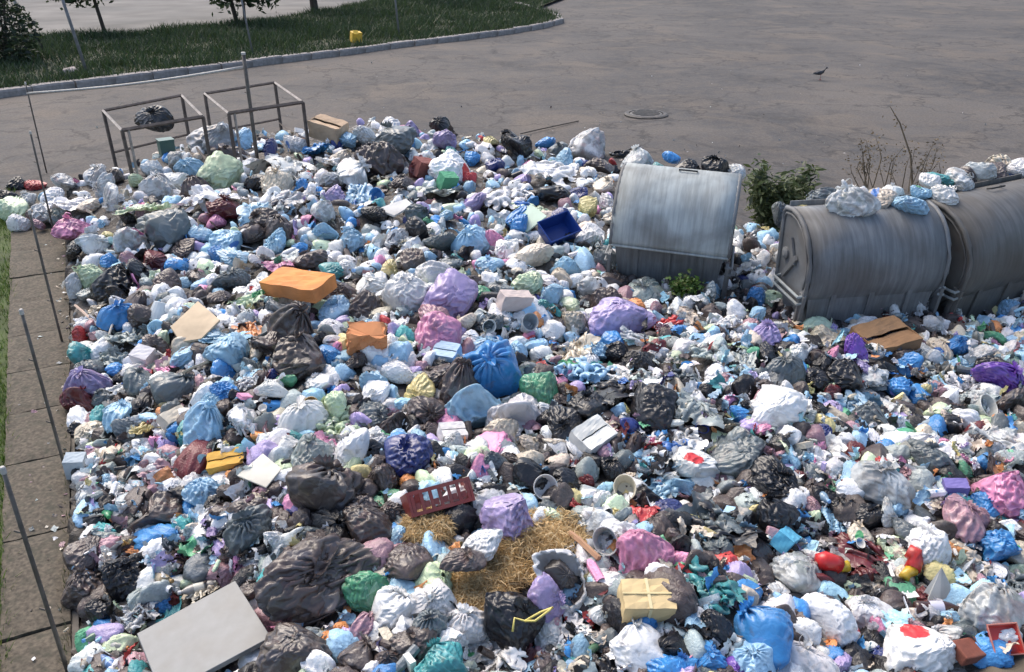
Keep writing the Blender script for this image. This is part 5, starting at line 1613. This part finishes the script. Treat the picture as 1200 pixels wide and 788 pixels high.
wad(565, 690, 100, .7, 'ochre brown wadding beside the black sack with yellow strings', 8)
wad(500, 618, 66, .8, 'brown matted wadding below the maroon crate', 15)
# yellow tie strings on the black sack
p = hit(615, 728, .32)
mb = MB(); mb.tube([p - p + Vector(q) for q in ((0, 0, 0), (.05, -.02, .02), (.12, .02, .05), (.14, .05, .04), (.08, .03, .03), (.0, 0, .0), (-.05, .01, .01), (-.06, -.04, -.03))], .006, 6)
o = mb.build('tie_string', M_HARD, smooth=True); o.color = (.66, .55, .14, 0); o.location = p; tag(o, 'yellow tie string knotted on top of the black sack', 'string')
# green leafy clump by the bin
p = hit(803, 335, .12)
def gen(): return Vector((RNG.gauss(0, .068), RNG.gauss(0, .055), RNG.gauss(0, .045)))
V, C = leaves(800, gen, .026, [(.08, .16, .025), (.11, .2, .035), (.06, .13, .02), (.13, .16, .05)], 2.0)
o = link('vegetable_leaves', np_mesh('vegetable_leaves', V, np.arange(len(V)).reshape(-1, 4), M_LEAF, False, C)); o.location = p; tag(o, 'bright green clump of discarded leaves in front of the pale lidded bin', 'leaves')
# cut leafy branches between the bins
p = at(908, 262, .3)
root = empty('leafy_branches', Vector((p.x, p.y, .0)))
mb = MB(); tips = []
for k in range(26):
    a = RNG.uniform(0, 2 * PI); L = RNG.uniform(.5, 1.0)
    e_ = Vector((math.cos(a) * .34 * L, math.sin(a) * .34 * L, .40 + .66 * L * RNG.uniform(.6, 1)))
    mb.tube([(0, 0, .1), e_ * .5 + Vector((0, 0, .12)), e_], [.012, .009, .004], 5); tips.append(e_)
mb.build('stems', plain('green_stem', (.10, .12, .05), .8), root)
def gen():
    e_ = tips[RNG.randrange(len(tips))]
    return e_ * RNG.uniform(.45, 1.02) + Vector((RNG.gauss(0, .07), RNG.gauss(0, .07), RNG.gauss(0, .06)))
V, C = leaves(3800, gen, .036, [(.075, .10, .035), (.11, .14, .055), (.16, .19, .09), (.04, .06, .025)], 3.4)
link('leaves', np_mesh('leaves', V, np.arange(len(V)).reshape(-1, 4), M_LEAF, False, C), root)
tag(root, 'heap of cut leafy green branches between the bins', 'branches')
# dry weed behind the bins
p = at(1060, 225, .0)
root = empty('dry_weed', p); mb = MB(); tips = []
mb.tube([(.25, .3, 0), (.12, .3, .5), (-.15, .3, 1.0), (-.35, .3, 1.25)], [.02, .015, .012, .005], 5)
for k in range(22):
    x = RNG.uniform(-.9, .5); L = RNG.uniform(.4, .85)
    pts = [Vector((x * .8, RNG.uniform(-.1, .3), 0)), Vector((x + RNG.gauss(0, .06), .1, L * .6)), Vector((x * 1.1 + RNG.gauss(0, .1), .1 + RNG.gauss(0, .1), L))]
    mb.tube(pts, [.009, .007, .003], 4); tips += pts[1:]
mb.build('stems', plain('dry_stem', (.19, .145, .095), .9), root)
tips += [Vector((-.3, .3, 1.2)), Vector((-.15, .3, 1.0))]
def gen():
    return tips[RNG.randrange(len(tips))] + Vector((RNG.gauss(0, .06), RNG.gauss(0, .06), RNG.gauss(0, .07)))
V, C = leaves(650, gen, .022, [(.15, .11, .06), (.17, .125, .065), (.11, .085, .05)], 2)
link('dry_leaves', np_mesh('dry_leaves', V, np.arange(len(V)).reshape(-1, 4), M_LEAF, False, C), root)
tag(root, 'dry brown weed growing from the road behind the barrel shaped bins', 'weed')

# ================================================================== LOOSE LITTER (uncountable)
# templates: coarse bags, coarse crumpled scraps, flat chips, small bottles and blocks
def coarse_bag(v, a, b):
    w = v[::a, ::b]; w = w.copy(); w[0] = w[0].mean(0); 
    return w.reshape(-1, 3), grid_faces(w.shape[0], w.shape[1])
def coarse_sheet(v, a):
    w = v[::a, ::a]
    return w.reshape(-1, 3), grid_faces(w.shape[0], w.shape[1], False)
T_MID = [coarse_bag(v, 2, 2) for v, k in BAGS]; T_FAR = [coarse_bag(v, 4, 4) for v, k in BAGS]
T_SML = [coarse_sheet(v * [1, 1, 1.2], 4) for v in WADS]
T_SHT = [coarse_sheet(v, 4) for v in SHEETS] + [coarse_sheet(v * [1, .4, 1.2], 4) for v in SHEETS[:6]]
cyl = [(math.cos(2 * PI * j / 8) * .17, math.sin(2 * PI * j / 8) * .17, z) for z in (-.5, .3, .5) for j in range(8)]
cyl = np.array(cyl); cyl[16:, :2] *= .45
T_CYL = [(cyl, grid_faces(3, 8))]
bx = np.array([(x, y, z) for z in (-1, 1) for y in (-1, 1) for x in (-1, 1)], float)
T_BOX = [(bx * [.5, .3, .18], np.array([(0, 2, 3, 1), (4, 5, 7, 6), (0, 1, 5, 4), (2, 6, 7, 3), (0, 4, 6, 2), (1, 3, 7, 5)])), (bx * [.5, .35, .02], np.array([(0, 2, 3, 1), (4, 5, 7, 6), (0, 1, 5, 4), (2, 6, 7, 3), (0, 4, 6, 2), (1, 3, 7, 5)]))]
PAL = [('W', 25), ('L', 20), ('LB', 16), ('B', 4), ('K', 11), ('G', 4), ('BR', 17), ('C', 7), ('PB', 4), ('P', 2), ('V', 3), ('Y', 2), ('LG', 3), ('GG', 5), ('GR', 1.6), ('T', 1.2), ('O', 1.3), ('R', .8), ('M', 1.2), ('DB', 2)]
PAL_SCRAP = [('W', 30), ('L', 22), ('LB', 12), ('C', 14), ('PB', 7), ('GG', 12), ('BR', 12), ('K', 6), ('G', 6), ('O', 2), ('R', 2), ('B', 3), ('Y', 3), ('GR', 1.5), ('P', 1), ('V', 1.5)]
PAL_BACK = [('W', 34), ('L', 26), ('LB', 18), ('BR', 8), ('K', 6), ('G', 2), ('C', 5), ('V', 3), ('P', 2), ('LG', 4), ('GG', 6), ('B', 3), ('DB', 1.5), ('T', 1)]
PAL_FRONT = [('W', 13), ('L', 13), ('LB', 10), ('BR', 24), ('K', 17), ('G', 6), ('C', 6), ('PB', 5), ('V', 3), ('P', 2), ('LG', 3), ('GG', 8), ('B', 4), ('T', 2), ('GR', 2), ('Y', 2), ('O', 1.5), ('R', .7), ('M', 1.6)]
def pal_at(x, y):
    t = (y - 250 + .12 * (x - 600) + RNG.gauss(0, 90)) / 330
    return PAL_BACK if t < .25 else (PAL if t < .7 else PAL_FRONT)
def pick(pal):
    names = [p_[0] for p_ in pal]; w_ = [p_[1] for p_ in pal]
    return RNG.choices(names, w_)[0]
HP = np.array([(a, b, r) for a, b, r, f in hero_pts])
HP0 = np.array([(a, b, r) for a, b, r, f in hero_pts if not f])
class Litter:
    def __init__(s): s.V, s.F, s.C, s.n = [], [], [], 0
    def put(s, tpl, p, size, rot, col, stretch=(1, 1, 1)):
        v, f = tpl
        M3 = np.array(rot.to_matrix())
        w = (v * np.array(stretch) * size) @ M3.T + np.array(p)
        s.V.append(w); s.F.append(f + s.n); s.C.append(np.tile(np.array(col), (len(v), 1))); s.n += len(v)
    def build(s, name, material, smooth=True):
        return link(name, np_mesh(name, np.concatenate(s.V), np.concatenate(s.F), material, smooth, np.concatenate(s.C)))
NO_LITTER = [Vector(q) for q in ((150, 745, 0), (276, 672, 0), (330, 750, 0), (200, 830, 0))]
SOIL_AREA = [Vector(q) for q in ((1085, 800, 0), (1140, 772, 0), (1200, 752, 0), (1290, 745, 0), (1290, 840, 0), (1085, 840, 0))]
def rnd_point():
    # even over the picture rather than over the ground, so the far side is not overfull
    while True:
        x, y = RNG.uniform(20, 1260), RNG.uniform(140, 815)
        if inside(NO_LITTER, x, y) or inside(SOIL_AREA, x, y): continue
        p = hit(x, y, 0.0)
        if inside(heap_poly, p.x, p.y) and p.y < 19 and p.x > wallx(p.y) + .13:
            return x, y, p
def color(code, j=.22):
    rgb, tr, _ = COLR[code]
    m = sum(rgb) / 3; rgb = tuple(v * .96 + m * .04 for v in rgb)
    return (*RGBJ(tuple(v * 1.08 for v in rgb), j), tr * RNG.uniform(.2, .9))
def rrot(t=1.0):
    return Euler((RNG.gauss(0, .6) * t, RNG.gauss(0, .6) * t, RNG.uniform(0, 2 * PI)))
mid = Litter()
k = 0
tries = 0
while k < 2100 and tries < 30000:
    tries += 1
    x, y, p = rnd_point()
    d = np.sqrt((HP[:, 0] - p.x) ** 2 + (HP[:, 1] - p.y) ** 2)
    if (d < HP[:, 2] * .8).any():
        continue
    s = RNG.uniform(.14, .29)
    tp_ = T_MID if p.y < 8.2 else T_FAR
    mid.put(tp_[RNG.randrange(len(tp_))], (p.x, p.y, p.z - s * .04), s, rrot(1.4), color(pick(pal_at(x, y))), (1, RNG.uniform(.7, 1), RNG.uniform(.7, 1)))
    HP = np.vstack([HP, [p.x, p.y, s * .38]])
    k += 1
print('mid', k, tries)
o = mid.build('rubbish_bags', M_STUFF); tag(o, 'tangle of smaller half buried plastic bags between the larger ones', 'rubbish', kind='stuff')
sc = Litter(); hard = Litter()
for _ in range(7000):
    x, y, p = rnd_point()
    fine = (x > 740 and 350 < y < 560) or (x < 330 and 500 < y < 690)
    near = depth(p)
    d = np.sqrt((HP0[:, 0] - p.x) ** 2 + (HP0[:, 1] - p.y) ** 2)
    if (d < HP0[:, 2] * (.35 if fine else .72)).any(): continue
    s = RNG.uniform(.05, .15) * (1.0 if near < 9 else 1.3)
    if fine: s *= 1.05
    c = color(pick(PAL_SCRAP if RNG.random() < .6 else pal_at(x, y)), .3)
    q = RNG.random()
    z = p.z + RNG.uniform(-.02, .05) + (.03 if fine else 0)
    if q < .62:
        sc.put(T_SHT[RNG.randrange(len(T_SHT))], (p.x, p.y, z), s * 1.4, rrot(1.3), c, (1, RNG.uniform(.5, 1), RNG.uniform(.8, 1.6)))
    elif q < .88:
        hard.put(T_SML[RNG.randrange(len(T_SML))], (p.x, p.y, z), s * 1.05, rrot(2), c, (1, RNG.uniform(.6, 1), RNG.uniform(.6, 1)))
    elif q < .91:
        hard.put(T_CYL[0], (p.x, p.y, z + .02), s * 1.15, Euler((PI / 2 + RNG.gauss(0, .4), RNG.gauss(0, .3), RNG.uniform(0, 6.28))), c)
    elif q < .945:
        hard.put(T_BOX[RNG.randrange(2)], (p.x, p.y, z + .01), s * .8, rrot(1.3), c, (1, RNG.uniform(.5, 1.1), RNG.uniform(.5, 1.2)))
o = sc.build('loose_litter', M_STUFF); tag(o, 'countless torn film, paper and food scraps filling the gaps', 'litter', kind='stuff')
o = hard.build('container_litter', M_STUFF, False); tag(o, 'countless small packets and containers strewn through the heap', 'litter', kind='stuff')
# a few scraps and pebbles blown onto the road
rl = Litter()
for _ in range(170):
    if RNG.random() < .6:
        x, y = RNG.uniform(250, 1000), RNG.gauss(165, 22)
    else:
        x, y = RNG.uniform(60, 1200), RNG.uniform(60, 250)
    p = at(x, y, .0)
    if inside(heap_poly, p.x, p.y) or p.y > 30 or p.x < wallx(p.y) : continue
    pale = RNG.random() < .25
    rl.put(T_SML[RNG.randrange(len(T_SML))], (p.x, p.y, .015), RNG.uniform(.02, .07), rrot(2), color('W' if pale else RNG.choice(['BR', 'C', 'GG', 'G']), .3), (1, .8, .5))
o = rl.build('road_litter', M_STUFF); tag(o, 'small scraps and pebbles scattered on the road', 'litter', kind='stuff')

# bits that have spilled over onto the walkway
wsp = Litter()
for _ in range(110):
    s_ = RNG.uniform(1.5, 12.4); n_ = abs(RNG.gauss(0, .14))
    if n_ > .5: continue
    p = wp(s_, n_, WZ + .008)
    wsp.put(RNG.choice(T_SML + T_SHT), (p.x, p.y, p.z), RNG.uniform(.012, .06), rrot(.6), color(RNG.choice(['BR', 'C', 'W', 'GG', 'G', 'BR', 'PB']), .3), (1, .8, .4))
o = wsp.build('walkway_litter', M_STUFF); tag(o, 'small scraps spilled along the edge of the walkway', 'litter', kind='stuff')
